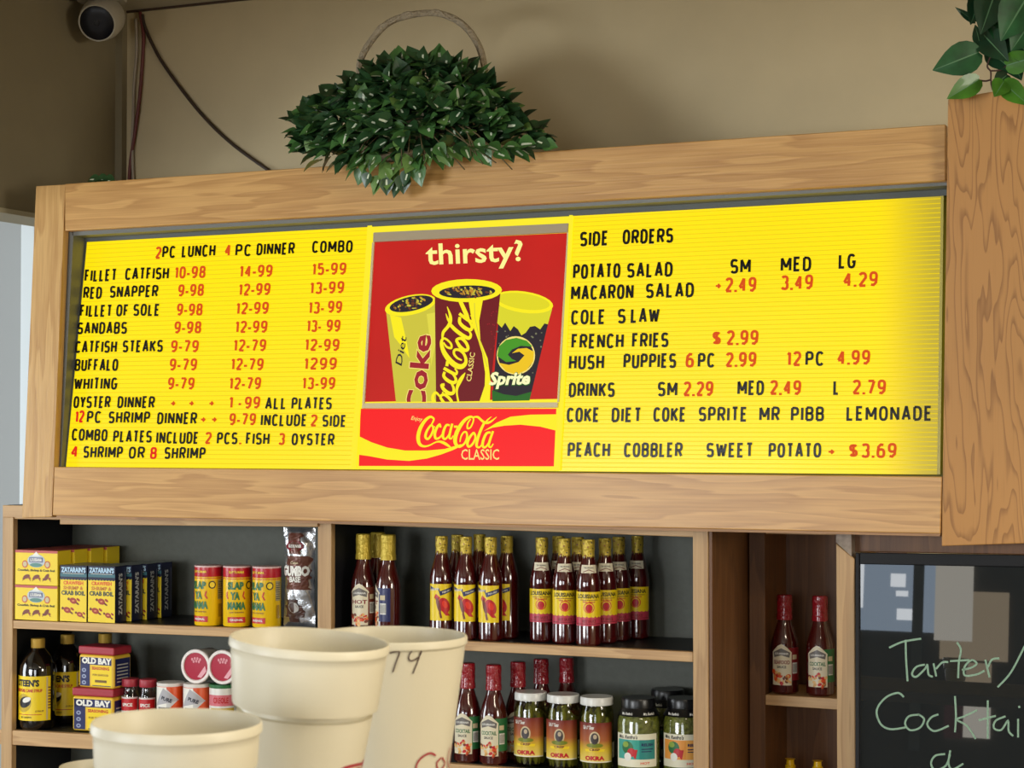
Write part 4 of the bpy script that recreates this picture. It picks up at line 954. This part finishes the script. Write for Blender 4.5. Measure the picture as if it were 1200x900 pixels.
for sgn in (-1, 1):
    b0 = len(V)
    for j in range(ny + 1):
        for i in range(nx + 1): V.append(bag(-hw + 2 * hw * i / nx, hbg * j / ny, 0, sgn))
    for j in range(ny):
        for i in range(nx):
            q = (b0 + j * (nx + 1) + i, b0 + j * (nx + 1) + i + 1, b0 + (j + 1) * (nx + 1) + i + 1, b0 + (j + 1) * (nx + 1) + i); Fc.append(q if sgn < 0 else q[::-1])
pb = from_verts('foil_bag', V, Fc, foil, pouch, False, 0, True)
def grid_poly(x0, y0, x1, y1, nx=8, ny=16, wob=.1):
    rr = random.Random(int(x0 * 1e5) + 7); L_ = [rr.uniform(-wob, wob) for _ in range(ny + 1)]; M_ = [rr.uniform(-wob, wob) for _ in range(ny + 1)]
    v = []; f = []
    for j in range(ny + 1):
        for i in range(nx + 1):
            t = i / nx; v.append((x0 + (x1 - x0) * t + hw * (L_[j] * (1 - t) + M_[j] * t), y0 + (y1 - y0) * j / ny))
    for j in range(ny):
        for i in range(nx): k = j * (nx + 1) + i; f.append((k, k + 1, k + nx + 2, k + nx + 1))
    return (v, f)
it = [(grid_poly(-hw * .55, hbg * .38, hw * .85, hbg * .72, 8, 14, .12), fbrown, 1), (grid_poly(-hw * .5, hbg * .74, hw * .3, hbg * .95, 6, 8, .15), fbrown, 1), (grid_poly(-hw * .7, hbg * .1, hw * .5, hbg * .22, 6, 6, .1), ink(80, 50, 40), 1),
      (ell(-.004, hbg * .82, hw * .6, .012, 0, 16), ink(130, 30, 40), 3), (text('GUMBO', 0, hbg * .57, hw * 1.7, .024, .06), WH, 6), (text('BASE', .002, hbg * .485, hw * .7, .013, .04), WH, 6), (text('Cajun', 0, hbg * .65, hw * .5, .008, .03), TAN, 6), (text('BLUE RUNNER', -.002, hbg * .82, hw * .9, .007, .03), WH, 8),
      (grid_poly(-hw * .5, hbg * .05, hw * .2, hbg * .28, 6, 6, .1), ink(70, 44, 36), 2), (ell(-.005, hbg * .2, hw * .35, .012, 0, 14), ink(180, 176, 170), 3)]
printing('pouch_print', it, lambda x, y, o: bag(x, y, o), pb, 0, .0004, .0018)

# --- lower left bay
def syrup_bottle(loc, rz, lab):
    o = empty('syrup_bottle', loc, lab, 'bottle', 'dark syrup bottles with yellow label', rz); r = .0445
    lathe('body', [(r * .85, 0), (r * .97, .006), (r, .02), (r, .138), (r * .96, .152), (r * .75, .172), (r * .48, .186), (.0165, .192), (.0155, .2)], syrup, o, 32)
    lathe('cap', [(.0185, .186), (.018, .19), (.0165, .192), (.0168, .213), (.0155, .215)], mat('dull_gold_cap', (196, 158, 66), .35, metal=.3), o, 20)
    l = arc_label('label', r, .022, .128, -95, 62, ylab, o, .0004, 26)
    it = [(text("STEEN'S", -.012, .112, .062, .017, .05), BK, 2), (text('100% PURE CANE SYRUP', -.010, .094, .072, .008, .03, 0, 0), RD, 2), (ell(-.022, .064, .022, .022, 0, 22), ink(200, 170, 40), 1), (ell(-.018, .066, .018, .013, 20, 18), BK, 2), (ell(-.012, .072, .012, .006, 20, 14), WH, 3),
          (text('SYRUP', .02, .045, .02, .004, .02), BR, 2), (rect(-.038, .036, .025, .0375), RD, 2), (text('NET CONTENTS', -.014, .03, .03, .004, .02), BK, 2), (rect(.036, .024, .04, .126), TAN, 1)] + [(rect(.041, .05 + k * .007, .048, .053 + k * .007), BR, 1) for k in range(8)]
    printing('label_print', it, cyl(r), l, .005)
    return o
Y = YS + .05; x = bx(45.5, Y); sb1 = syrup_bottle((x, Y, Z3(x) + .0003), R(18), 'dark syrup bottle with yellow label, front one at far left')
Y = YS + .145; x = bx(80, Y); copy_tree(sb1, None, (x, Y, Z3(x) + .0003), R(20), 'dark syrup bottle with yellow label, half hidden behind the front one')
Y = YS + .19; x = bx(113, Y) + .03; copy_tree(sb1, None, (x, Y - .002, Z3(x) + .0003), R(20), 'syrup bottle in deep shade behind the stacked blue and yellow tins')
# blue, yellow tins with red lids
bt = mat('yellow_tin', (238, 196, 60), .35); plid = mat('dull_red_plastic_lid', (168, 44, 58), .45)
def tin(px0, px1, dy, z0, h, lab, shift=0, rz=0):
    Y = YS + dy; x0, x1 = at(px0, 800, Y).x, at(px1, 800, Y).x; w = (x1 - x0) / 2; dp = .034
    o = empty('seasoning_tin', ((x0 + x1) / 2, Y + dp, z0), lab, 'tin', 'blue and yellow seasoning tins with red lids', rz)
    b = box('tin_body', -w, w, -dp, dp, 0, h - .02, bt, o, .006, False); b.modifiers[0].segments = 4
    l = box('lid', -w - .001, w + .001, -dp - .001, dp + .001, h - .0195, h, plid, o, .004, False); l.modifiers[0].segments = 3
    it = [(rect(-w + .005 + shift * 0, .004, -w * .35, h - .026), NV, 1), (rect(-w + .005, h * .56, w - .006, h - .026), NV, 1), (text('OLD BAY', .002, h * .655, w * 1.7, .0155, .06), WH, 2), (rect(-w * .25, h * .44, w * .75, h * .52), YL, 2), (text('SEASONING', w * .27, h * .48, w * 1.0, .0075, .04), RD, 3),
          (rect(-w * .25, .004, w * .9, h * .54), YL, 0.5), (text('FOR SEAFOOD', w * .27, h * .32, w * .9, .005, .02), BR, 2), (rect(-w * .05, h * .14, w * .62, h * .2), ink(120, 90, 40), 2), (rect(-w * .2, h * .05, w * .85, h * .07), NV, 2)]
    for q in (.12, .27, .42): it += [(ell(-w * .68, h * q, .0065, .005, 0, 12), ink(150, 160, 190), 2), (ell(-w * .68, h * q, .003, .002, 0, 8), NV, 3)]
    printing('front_print', it, lambda x, y, q: (x, -dp - q, y), b, 0, .00015, .0003)
    printing('side_print', [(rect(-dp + .006, .006, dp - .006, h - .028), NV, 1)] + [(rect(-dp + .012, .014 + k * .008, dp - .014, .017 + k * .008), ink(190, 190, 180), 2) for k in range(6)], lambda x, y, q: (w + q, x, y), b)
x = at(112, 850, YS + .03).x; zA = Z3(x) + .0003; hA = .102
tin(85, 131, .03, zA, hA, 'blue and yellow seasoning tin with red lid, bottom one of the stack', rz=R(3))
tin(92, 134, .034, zA + hA + .0005, .098, 'blue and yellow seasoning tin with red lid, top one of the stack', rz=R(-2))
# small shakers with red tops
def shaker(px, dy, lab):
    Y = YS + dy; x = bx(px, Y); r = .0205
    o = empty('spice_shaker', (x, Y, Z3(x) + .0003), lab, 'shaker', 'small glass spice shakers with red tops')
    lathe('glass_body', [(r * .9, 0), (r, .004), (r, .082), (r * .86, .092), (r * .8, .102), (r * .8, .108)], GL, o, 22)
    lathe('spice', [(r * .85, .003), (r * .92, .006), (r * .92, .07), (r * .5, .074)], mat('brown_red_spice', (140, 60, 40), .8, vary=.3, bscale=200), o, 20)
    lathe('cap', [(r * .98, .106), (r, .107), (r * 1.0, .122), (r * .95, .124)], plid, o, 22)
    l = arc_label('label', r, .008, .082, -90, 90, mat('shaker_label_white', (226, 216, 210), .4), o, .0004, 16)
    printing('label_print', [(rect(-.03, .05, .03, .078), RD, 1), (text('SPICE', .004, .064, .026, .008, .04), WH, 2), (rect(-.014, .02, .02, .04), TAN, 1)], cyl(r), l, .004)
shaker(154, .07, 'small glass spice shaker with red top, left of the pair'); shaker(174.5, .07, 'small glass spice shaker with red top, right of the pair beside the orange cans')
def orange_can(px, dy, rz, lab, green=False):
    Y = YS + dy; x = bx(px, Y); r = .0315 if not green else .031
    o = empty('spice_can', (x, Y, Z3(x) + .0003), lab, 'can', 'orange and white spice cans', rz); h = .122
    lathe('can_body', [(r * .97, 0), (r, .003), (r, h - .004), (r * .97, h)], mat('orange_can', (222, 84, 32), .35) if not green else mat('white_can', (226, 224, 214), .35), o, 30)
    lathe('lid_rim', [(r * 1.01, h - .007), (r * 1.02, h - .005), (r * 1.02, h + .0005), (r * .9, h + .001)], mat('white_rim', (230, 224, 216), .4) if not green else GN, o, 30)
    if not green:
        it = [(rect(-.05, .004, -.012, h - .008), WH, 1), (poly([(-.012, .055), (-.012, h - .012), (.016, .085), (-.012, .06)]), ink(206, 206, 206), 1), (poly([(-.045, .07), (-.02, .112), (.018, .084)]), ink(178, 176, 180), 2), (text('PURE', -.012, .086, .026, .009, .05, 0, -18), ink(60, 60, 70), 3), (rect(-.035, .045, -.004, .068), ink(120, 120, 120), 2), (text('GARLIC', -.016, .057, .026, .009, .04), WH, 3)]
    else: it = [(rect(-.04, .075, .04, .1), ink(214, 110, 120), 1), (text('CREOLE', -.004, .088, .036, .014, .04), RD, 2), (rect(-.03, .06, .03, .07), ink(200, 170, 50), 1), (ell(-.004, .045, .02, .01, 0, 14), GN, 1)]
    printing('can_print', it, cyl(r), o.children[0], .005)
orange_can(201, .045, R(38), 'orange and white spice can, left of the pair'); orange_can(232, .046, R(38), 'orange and white spice can, right of the pair')
orange_can(262, .05, R(30), 'white spice can with green rim and red lettering', True)
# round tubs lying on their side, red lid to the front
for k, (px, lab) in enumerate([(231, 'round tub lying on the cans, red lid with white ring, left one'), (262, 'round tub lying on the cans, red lid with white ring, right one')]):
    Y = YS + .03; zz = at(px, 780, Y).z; x = bx(px, Y); r = .0395
    zz = Z3(x) + .1235 + r + .0006
    o = empty('seasoning_tub', (x, Y + .02, zz), lab, 'tub', 'tubs lying on the spice cans'); o.rotation_euler = (R(90), 0, R(2))
    sxx = 1.0 if k == 0 else 1.0
    lathe('tub_body', [(r * .85, -.045), (r * .93, -.04), (r * .93, .012)], mat('white_plastic_tub', (226, 220, 214), .4), o, 32)
    rg = lathe('lid_ring', [(r * .98, .0122), (r, .014), (r, .024), (r * .96, .026), (r * .82, .026), (r * .8, .0215)], mat('white_ring', (240, 232, 226), .35), o, 36)
    rd = lathe('lid', [(r * .79, .0217), (r * .79, .023), (r * .7, .0232)], mat('crimson_lid', (176, 36, 62), .3), o, 32)
    printing('lid_print', [(ell(x_, y_, .0028, .0035, 0, 10), ink(226, 150, 160), 1) for x_, y_ in ((-.010, .016), (-.003, .018), (.004, .018), (.011, .016), (-.006, .011), (.001, .012), (.008, .011))] + [(poly([(.004, -.024), (.024, .002), (.028, -.01), (.014, -.026)]), ink(236, 170, 180), 1)], lambda x_, y_, q: (x_, y_, .0232 + q), rd)

# ================================================================== things under the shelf at bottom left
wl = box('wall_panel', at(4, 880, YS + .3).x, at(52, 880, YS + .3).x, YS + .3, YS + .32, .3, at(20, 860, YS + .3).z, mat('pale_grey_panel', (196, 202, 204), .6)); st(wl)
cabm = mat('black_cable_rubber', (14, 14, 15), .4)
for px, lab in ((49, 'black cable hanging under the shelf, left one'), (57, 'black cable hanging under the shelf, right one')):
    Y = YS + .2; pts = spline([at(px, 868, Y), at(px + 1.5, 890, Y), at(px + 2, 930, Y), at(px + 6, 1000, Y)], 4)
    tag(tube('hanging_cable', pts, .004, cabm), lab, 'cable', 'cables under the shelf')

# ================================================================== ceiling corner: cables and security camera
Yc = YW - .008
def wire(name, px, rad, m, lab, cat='cable'):
    o = tube(name, [at(a, b, Yc) for a, b in spline(px, 6)], rad, m); tag(o, lab, cat); return o
wire('wall_cable', [(167, 17), (170, 32), (186, 66), (210, 101), (240, 138), (275, 171), (324, 206)], .0045, mat('dark_brown_cable', (62, 46, 36), .5), 'dark brown cable running diagonally down the back wall')
wire('corner_cable', [(164, 14), (168, 40), (167, 70), (164, 110), (159, 150), (153, 190), (150, 235)], .0048, mat('maroon_cable', (110, 52, 46), .5), 'reddish cable hanging down the wall corner')
wire('corner_cable', [(159, 22), (160, 60), (157, 100), (156, 140), (155, 170), (157, 235)], .0042, mat('dirty_white_cable', (168, 154, 134), .5), 'off-white cable beside the red one in the corner')
wh = mat('dusty_white_plastic', (180, 172, 156), .4)
Ysc = YW - .20; pc = at(119, 22, Ysc)
sc_ = empty('security_camera', (pc.x, Ysc, ZC), 'white turret security camera with dark lens under the ceiling at top left', 'camera')
lathe('mounting_base', [(.062, -.022), (.064, -.018), (.064, -.0005)], wh, sc_, 32)
# eyeball turret pointing down to the viewer
import mathutils
bz = pc.z - ZC
aim = (CAM + Vector((-1.5, 0, -1.0)) - Vector((pc.x, Ysc, pc.z))).normalized(); rotm = Vector((0, 0, 1)).rotation_difference(aim)
def turned(name, prof, m, n=32):
    o = lathe(name, prof, m, sc_, n); o.location = (.0, .0, bz); o.rotation_mode = 'QUATERNION'; o.rotation_quaternion = rotm; return o
turned('housing', [(.02, -.075), (.042, -.06), (.054, -.03), (.0555, .0), (.053, .02), (.049, .04), (.0455, .044)], wh)
turned('lens_face', [(.0445, .0443), (.043, .0455), (.02, .046), (.0, .0461)], mat('dark_blue_glass_face', (10, 14, 26), .3))
turned('lens_ring', [(.0465, .0442), (.048, .0455), (.0465, .047), (.0445, .0465), (.044, .0442)], mat('ivory_ring', (190, 184, 168), .4))
turned('lens', [(.008, .0462), (.008, .0466), (.004, .0468), (0, .0468)], mat('black_lens_glass', (4, 4, 8), .2)) if True else turned('lens', [(.011, .046), (.011, .049), (.008, .0505), (.0, .0508)], mat('black_lens_glass', (4, 4, 8), .05, coat=1))

# ================================================================== ivy
def leaf_mesh(name, L_, W_, seed, pale):
    rr = random.Random(seed); V = []; Fc = []; MI = []; n = 7
    prof = [(0, .05), (.1, .6), (.25, .95), (.42, 1.0), (.6, .8), (.8, .42), (1, 0.02)]
    for i, (t, w) in enumerate(prof):
        y = t * L_; hw_ = w * W_ / 2; droop = -.18 * L_ * t * t; cup = .28 * hw_; rib = .11 * hw_ + .0006
        V += [(-hw_, y, droop + cup), (-rib, y, droop), (rib, y, droop), (hw_, y, droop + cup)]
    for i in range(n - 1):
        k = i * 4
        for j in range(3): Fc.append((k + j, k + j + 1, k + j + 5, k + j + 4)); MI.append(1 if j == 1 and pale and i in pale else 0)
    me = bpy.data.meshes.new(name); me.from_pydata(V, [], Fc)
    for p, q in zip(me.polygons, MI): p.material_index = q; p.use_smooth = True
    return me
def leafm(name, c): return mat(name, c, .38, coat=.15, vary=.35, bscale=30)
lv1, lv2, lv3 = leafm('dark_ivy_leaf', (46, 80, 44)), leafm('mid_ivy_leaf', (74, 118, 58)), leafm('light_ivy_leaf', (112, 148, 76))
vein = mat('pale_leaf_vein', (222, 230, 200), .4)
LM = []
for k, (m_, L_, W_, pale) in enumerate([(lv1, .05, .042, (2, 3)), (lv1, .052, .044, (3,)), (lv2, .048, .042, (2, 3, 4)), (lv2, .042, .038, ()), (lv3, .04, .036, (2,)), (lv1, .046, .038, (1, 2)), (lv2, .05, .036, (2, 3)), (lv2, .05, .042, (3,))]):
    me = leaf_mesh('leaf', L_, W_, k, pale); me.materials.append(m_); me.materials.append(vein); LM.append(me)
outline = [(330, 157), (338, 132), (362, 112), (392, 98), (412, 80), (440, 68), (470, 62), (520, 60), (556, 74), (580, 92), (604, 112), (620, 135), (645, 158), (657, 178), (610, 184), (560, 187), (520, 190), (497, 205), (475, 218), (458, 231), (440, 225), (410, 212), (380, 198), (350, 192), (336, 178)]
def inside(x, y, P):
    c = False; j = len(P) - 1
    for i in range(len(P)):
        if (P[i][1] > y) != (P[j][1] > y) and x < (P[j][0] - P[i][0]) * (y - P[i][1]) / (P[j][1] - P[i][1]) + P[i][0]: c = not c
        j = i
    return c
def edist(x, y, P):
    d = 1e9
    for i in range(len(P)):
        a = Vector(P[i - 1]); b = Vector(P[i]); p = Vector((x, y)); ab = b - a; t = max(0, min(1, (p - a).dot(ab) / ab.length_squared)); d = min(d, (p - (a + ab * t)).length)
    return d
zft = fp(480, 190).z
bask = empty('hanging_ivy_basket', (at(495, 175, 3.74).x, 3.74, zft), 'round wicker basket overflowing with dark green ivy on top of the menu sign', 'plant')
wick = mat('pale_wicker', (176, 160, 132), .6, bump=.8, bscale=150, vary=.2)
lathe('basket_bowl', [(.09, .0), (.12, .02), (.15, .07), (.155, .1), (.148, .1), (.14, .09)], wick, bask, 30)
rb = root_loc(bask); hp = []
for p in spline([(424, 105), (421, 78), (432, 52), (455, 27), (485, 17), (515, 16), (540, 27), (558, 48), (567, 74), (569, 105)], 6): hp.append(at(p[0], p[1], 3.78))
tube('handle', hp, .0078, wick, bask)
tube('handle_strand', [h + Vector((0, -.006, .006 * math.sin(i * .9))) for i, h in enumerate(hp)], .003, wick, bask, True, 6)
zclear = fp(480, 200).y
def put_leaf(p, d, roll, me, parent, name='leaf', sc=1):
    d = d.normalized(); z = Vector((0, -.55, .8)); z = (z - d * z.dot(d))
    if z.length < .01: z = Vector((1, 0, 0))
    z.normalize(); x = d.cross(z); M = Matrix((x, d, z)).transposed().to_4x4(); M = Matrix.Translation(p) @ M @ Matrix.Rotation(roll, 4, 'Y') @ Matrix.Scale(sc, 4)
    o = bpy.data.objects.new(name, me); C.objects.link(o)
    if parent: o.parent = parent; M = Matrix.Translation(-root_loc(parent)) @ M
    o.matrix_basis = M; return o
def yfront(x, y, e):
    base = 3.70 - .16 * min(1, (e / 55)) ** .6
    top_edge = 215 - (x - 76) * .067         # px of the sign's upper edge
    if y > top_edge - 12: base = min(base, 3.565)
    return base
rnd = random.Random(11); cnt = 0; tries = 0; cx0, cy0 = 490, 150; placed = []
while cnt < 295 and tries < 30000:
    tries += 1; x, y = rnd.uniform(325, 660), rnd.uniform(55, 235)
    if not inside(x, y, outline): continue
    e = edist(x, y, outline)
    if e < 4: continue
    if any((x - a) ** 2 + (y - b) ** 2 < 64 for a, b in placed): 
        if rnd.random() < .93: continue
    placed.append((x, y)); Y = yfront(x, y, e) + rnd.uniform(-.012, .02)
    if y > 215 - (x - 76) * .067 - 10: Y = 3.575 + rnd.uniform(-.02, -.002)
    ox, oy = (x - cx0) / 160, (y - cy0) / 80
    d = Vector((ox * 1.1 + rnd.uniform(-.6, .6), -.35 + rnd.uniform(-.4, .2), -oy * .9 - .25 + rnd.uniform(-.55, .55)))
    if e < 14: d = Vector((ox * 1.4 + rnd.uniform(-.4, .4), -.1, -oy * 1.2 + rnd.uniform(-.4, .3) + (.3 if y < 130 else 0)))
    w_ = 1.0
    p = at(x, y, Y) - d.normalized() * .02
    if p.y > 3.585 and p.z < zft + .06: p.z = max(p.z, zft + .014); d.z = max(d.z, .02)
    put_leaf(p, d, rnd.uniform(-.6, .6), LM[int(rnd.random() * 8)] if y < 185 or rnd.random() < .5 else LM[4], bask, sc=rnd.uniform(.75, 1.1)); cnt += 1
# filler leaves behind: one mesh
V = []; Fc = []; MI = []
for k in range(650):
    while True:
        x, y = rnd.uniform(330, 655), rnd.uniform(60, 190)
        if inside(x, y, outline) and edist(x, y, outline) > 12: break
    e = edist(x, y, outline); Y = yfront(x, y, e) + rnd.uniform(.02, .09); p = at(x, y, Y); p.z = max(p.z, zft + .02)
    d = Vector((rnd.uniform(-1, 1), rnd.uniform(-1, .3), rnd.uniform(.05, .8))).normalized(); z = Vector((0, -.6, .8)); z = (z - d * z.dot(d)).normalized(); xx = d.cross(z); b0 = len(V)
    me = LM[k % 8]
    for v in me.vertices: V.append(p + xx * v.co.x + d * v.co.y + z * v.co.z - rb)
    for q in me.polygons: Fc.append(tuple(i + b0 for i in q.vertices)); MI.append(0)
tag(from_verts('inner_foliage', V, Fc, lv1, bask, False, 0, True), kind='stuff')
for k in range(12):
    x = rnd.uniform(400, 610); pts = [at(495, 130, 3.66), at((495 + x) / 2 + rnd.uniform(-20, 20), 150, 3.58), at(x, 185 + rnd.uniform(-6, 14), 3.565)]
    tube('stem', [Vector(q) for q in spline([tuple(p) for p in pts], 5)], .0014, mat('ivy_stem', (96, 82, 50), .6), bask, True, 5)

# second ivy at top right with large leaves
PV = leafm('pothos_dark', (22, 58, 34)); PV2 = leafm('pothos_bright', (66, 118, 30)); PV3 = leafm('pothos_mid', (34, 84, 44))
ivy = empty('trailing_ivy', (bp_(1170, 100).x, bp_(1170, 100).y + .05, bp_(1170, 105).z), 'large leaved trailing ivy on the oak board at the top right corner', 'plant')
def px_leaf(bx_, by_, tx, ty, w, m, dy=0, seed=0, bend=0):
    Yl = bp_((bx_ + tx) / 2, 110).y - .02 + dy
    b = at(bx_, by_, Yl); t = at(tx, ty, Yl - .03); L_ = (t - b).length; me = bpy.data.meshes.new('leaf')
    W_ = w * mpp(bx_, Yl); V = []; Fc = []; MI = []; n = 9; d = (t - b).normalized(); tocam = (CAM - b).normalized(); xx = d.cross(tocam).normalized(); z = xx.cross(d)
    prof = [(-.04, .25), (.03, .62), (.14, .9), (.3, 1), (.48, .93), (.65, .72), (.82, .4), (.93, .17), (1, .01)]
    for tt, ww in prof:
        for s in (-1, -.5, -.04, .04, .5, 1):
            y0 = tt - (.05 * abs(s) if tt < .1 else 0)
            V.append(b + d * (y0 * L_) + xx * (s * ww * W_ / 2) + z * (abs(s) * .22 * ww * W_ / 2 - .25 * L_ * tt * tt * .4 + bend * s * .01))
    for i in range(n - 1):
        for j in range(5): k = i * 6 + j; Fc.append((k, k + 1, k + 7, k + 6)); MI.append(1 if j == 2 else 0)
    o = from_verts('leaf', V, Fc, [m, mat('leaf_midrib', (90, 130, 90), .4)], ivy, True, 0, True, MI); return o
px_leaf(1145, 62, 1094, 82, 40, PV3); px_leaf(1146, 94, 1111, 115, 27, PV2, -.01); px_leaf(1176, 96, 1166, 112, 24, PV2, -.03); px_leaf(1177, 98, 1204, 122, 26, PV2, -.03)
px_leaf(1180, 88, 1165, 100, 22, PV, .02); px_leaf(1181, 76, 1215, 66, 28, PV2, -.01); px_leaf(1148, 50, 1143, 30, 14, PV); px_leaf(1142, 25, 1120, 9, 9, PV, .01)
px_leaf(1150, -5, 1138, 27, 26, PV, 0); px_leaf(1150, 5, 1132, -22, 22, PV3, 0); px_leaf(1150, 38, 1180, 70, 34, PV, .0); px_leaf(1168, -14, 1150, 38, 42, PV, -.01); px_leaf(1172, 8, 1172, 52, 36, PV3, .01); px_leaf(1205, -6, 1174, 46, 50, PV3, -.03); px_leaf(1212, 20, 1186, 58, 44, PV3, -.02)
px_leaf(1185, 30, 1212, 80, 40, PV, .0); px_leaf(1182, 62, 1196, 92, 30, PV, .03); px_leaf(1190, -12, 1215, 22, 40, PV, .0); px_leaf(1160, 60, 1186, 82, 26, PV, .02)
stm = mat('brown_vine_stem', (70, 42, 32), .6)
for pl_ in ([(1147, 94), (1155, 95), (1161, 94), (1162, 100), (1168, 110)], [(1161, 94), (1161, 84), (1157, 78), (1160, 68), (1165, 62)], [(1161, 83), (1172, 82), (1181, 76), (1188, 72)], [(1145, 60), (1153, 57), (1163, 58), (1172, 52)], [(1172, 52), (1180, 30), (1190, 5)], [(1162, 100), (1164, 106), (1168, 104)]):
    Yl = bp_(1160, 105).y - .015; tube('stem', [at(a, b, Yl) for a, b in spline(pl_, 5)], .0017, stm, ivy, True, 6)
# sprig on the sign's left end
spg = empty('ivy_sprig', at(116, 212, 3.66), 'small dark green sprig lying on the left end of the sign', 'plant')
for k, (a, b) in enumerate(((104, 118), (112, 128), (126, 113), (120, 131))):
    p = at(a, 210.5, 3.66); q = at(b, 209 + k, 3.655); put_leaf(p, q - p, .2, LM[1 if k % 2 else 5], spg, sc=.8)

# ================================================================== foreground foam cups on the counter
foam = mat('cream_foam', (218, 211, 188), .4, bump=.02, bscale=300)
ctop = 1.15
counter = box('counter_top', -1.6, .7, .75, 1.75, ctop - .04, ctop, mat('counter_laminate', (170, 160, 140), .4, vary=.06, bscale=30), None, .004)
tag(counter, 'pale laminate counter top below the foam cups', 'counter')
taper = .125
def cup(name, px, py, wpx, dia, label, tilt=0, h=None, ledge=.42, group='foam cups on the counter'):
    dep = F * dia / wpx; p = CAM + ray(px, py) * dep; r = dia / 2; H = p.z - ctop - .0005 - math.sin(R(abs(tilt))) * r * .6
    if h: H = h
    ti = R(tilt); o = empty(name, (p.x - math.sin(ti) * H, p.y, p.z - math.cos(ti) * H), label, 'cup', group); o.rotation_euler = (0, R(tilt), 0)
    lz = H - ledge * dia; rr = lambda z: r * .955 - taper * (H - z)
    prof = [(rr(0) * .9, 0), (rr(0), .003), (rr(lz), lz - .004), (rr(lz) - .003, lz - .003), (rr(lz) - .003, lz), (rr(lz) + .003, lz + .001), (rr(lz) + .0035, lz + .003), (r * .965, H - .012), (r * .97, H - .008), (r, H - .006), (r, H - .002), (r * .985, H), (r * .965, H - .0005), (r * .955, H - .008), (rr(lz) - .0055, lz), (rr(0) - .003, .01)]
    c = lathe('cup_wall', prof, foam, o, 64); return o, r, H, lz
c1, r1, H1, l1 = cup('foam_cup', 207.5, 845, 199, .108, 'cream foam cup nearest the left, its rim lowest of the large ones', 1, ledge=.27)
c2, r2, H2, l2 = cup('foam_cup', 363.3, 749, 188, .115, 'tallest cream foam cup in the middle foreground, ridge below its rim', 4.6)
c3, r3, H3, l3 = cup('foam_cup', 461, 743, 174, .125, 'wide cream foam cup with handwritten price behind the middle one', 1, ledge=1.2)
c4, r4, H4, l4 = cup('foam_cup', 118, 897, 96, .078, 'small white foam cup half hidden at lower left', 0)
redp = mat('red_cup_print', (168, 40, 56), .4); brp = mat('brown_marker', (70, 46, 44), .5)
def cone(rt, H, k): return lambda x, y, o: ((rt - (H - y) * k + o) * math.sin(x / rt), -(rt - (H - y) * k + o) * math.cos(x / rt), y)
# handwriting: direction to the camera from the cup sets where the print sits
def facing(o): v = CAM - o.location; return math.atan2(v.x, -v.y)
a3 = facing(c3); off3 = a3 + R(9)
sev = cv([(905, 150), (930, 140), (925, 160), (912, 185)], 2.5, 90, 710)
def on_cup(o, r, H, pts, w, m, nm, k, kr):
    out = []
    R0 = r * .955; lz = H - 1.2 * 2 * r if o is c3 else H - .42 * 2 * r
    wr = lambda y: (R0 - taper * (H - y)) if y < lz else (R0 - taper * (H - lz) + .0035) + (r * .965 - (R0 - taper * (H - lz) + .0035)) * (y - lz) / (H - .012 - lz)
    for P in pts:
        Q = []
        for x, y in P:
            d = ray(x, y); s = (o.location + Vector((0, 0, H)) - CAM).dot(FWD) - r * .9; q = CAM + d * s - o.location; lat = q.dot(RIGHT); rad = wr(q.z)
            ang = math.asin(max(-.99, min(.99, lat / rad))) + math.atan2(RIGHT.y, RIGHT.x) * 1.0; Q.append((ang * R0, q.z + 0.0))
        out.append((stroke(Q, w, smooth=5), m, 1))
    return printing(nm, out, lambda x, y, q: ((wr(y) + q) * math.sin(x / R0), -(wr(y) + q) * math.cos(x / R0), y), o.children[0], 0, .0002, .0006)
kr_ = lambda r: taper
on_cup(c3, r3, H3, [[(450, 764), (463, 762), (460, 773), (456, 786)], [(487, 760), (479, 760), (474, 768), (477, 773), (486, 768), (489, 759), (484, 775), (479, 788)]], .0011, brp, 'handwritten_price', 0, kr_(r3))
on_cup(c3, r3, H3, [[(506, 889), (499, 885), (489, 890), (484, 900), (488, 912)], [(512, 893), (507, 899), (510, 908), (516, 902), (513, 893)], [(521, 884), (519, 900), (520, 910)], [(530, 882), (527, 896), (528, 908)]], .0016, redp, 'red_script', 0, kr_(r3))
on_cup(c2, r2, H2, [[(372, 905), (380, 898), (392, 897), (402, 899), (410, 896), (414, 905)], [(386, 910), (394, 903), (404, 908)]], .0022, redp, 'red_script', 0, kr_(r2))
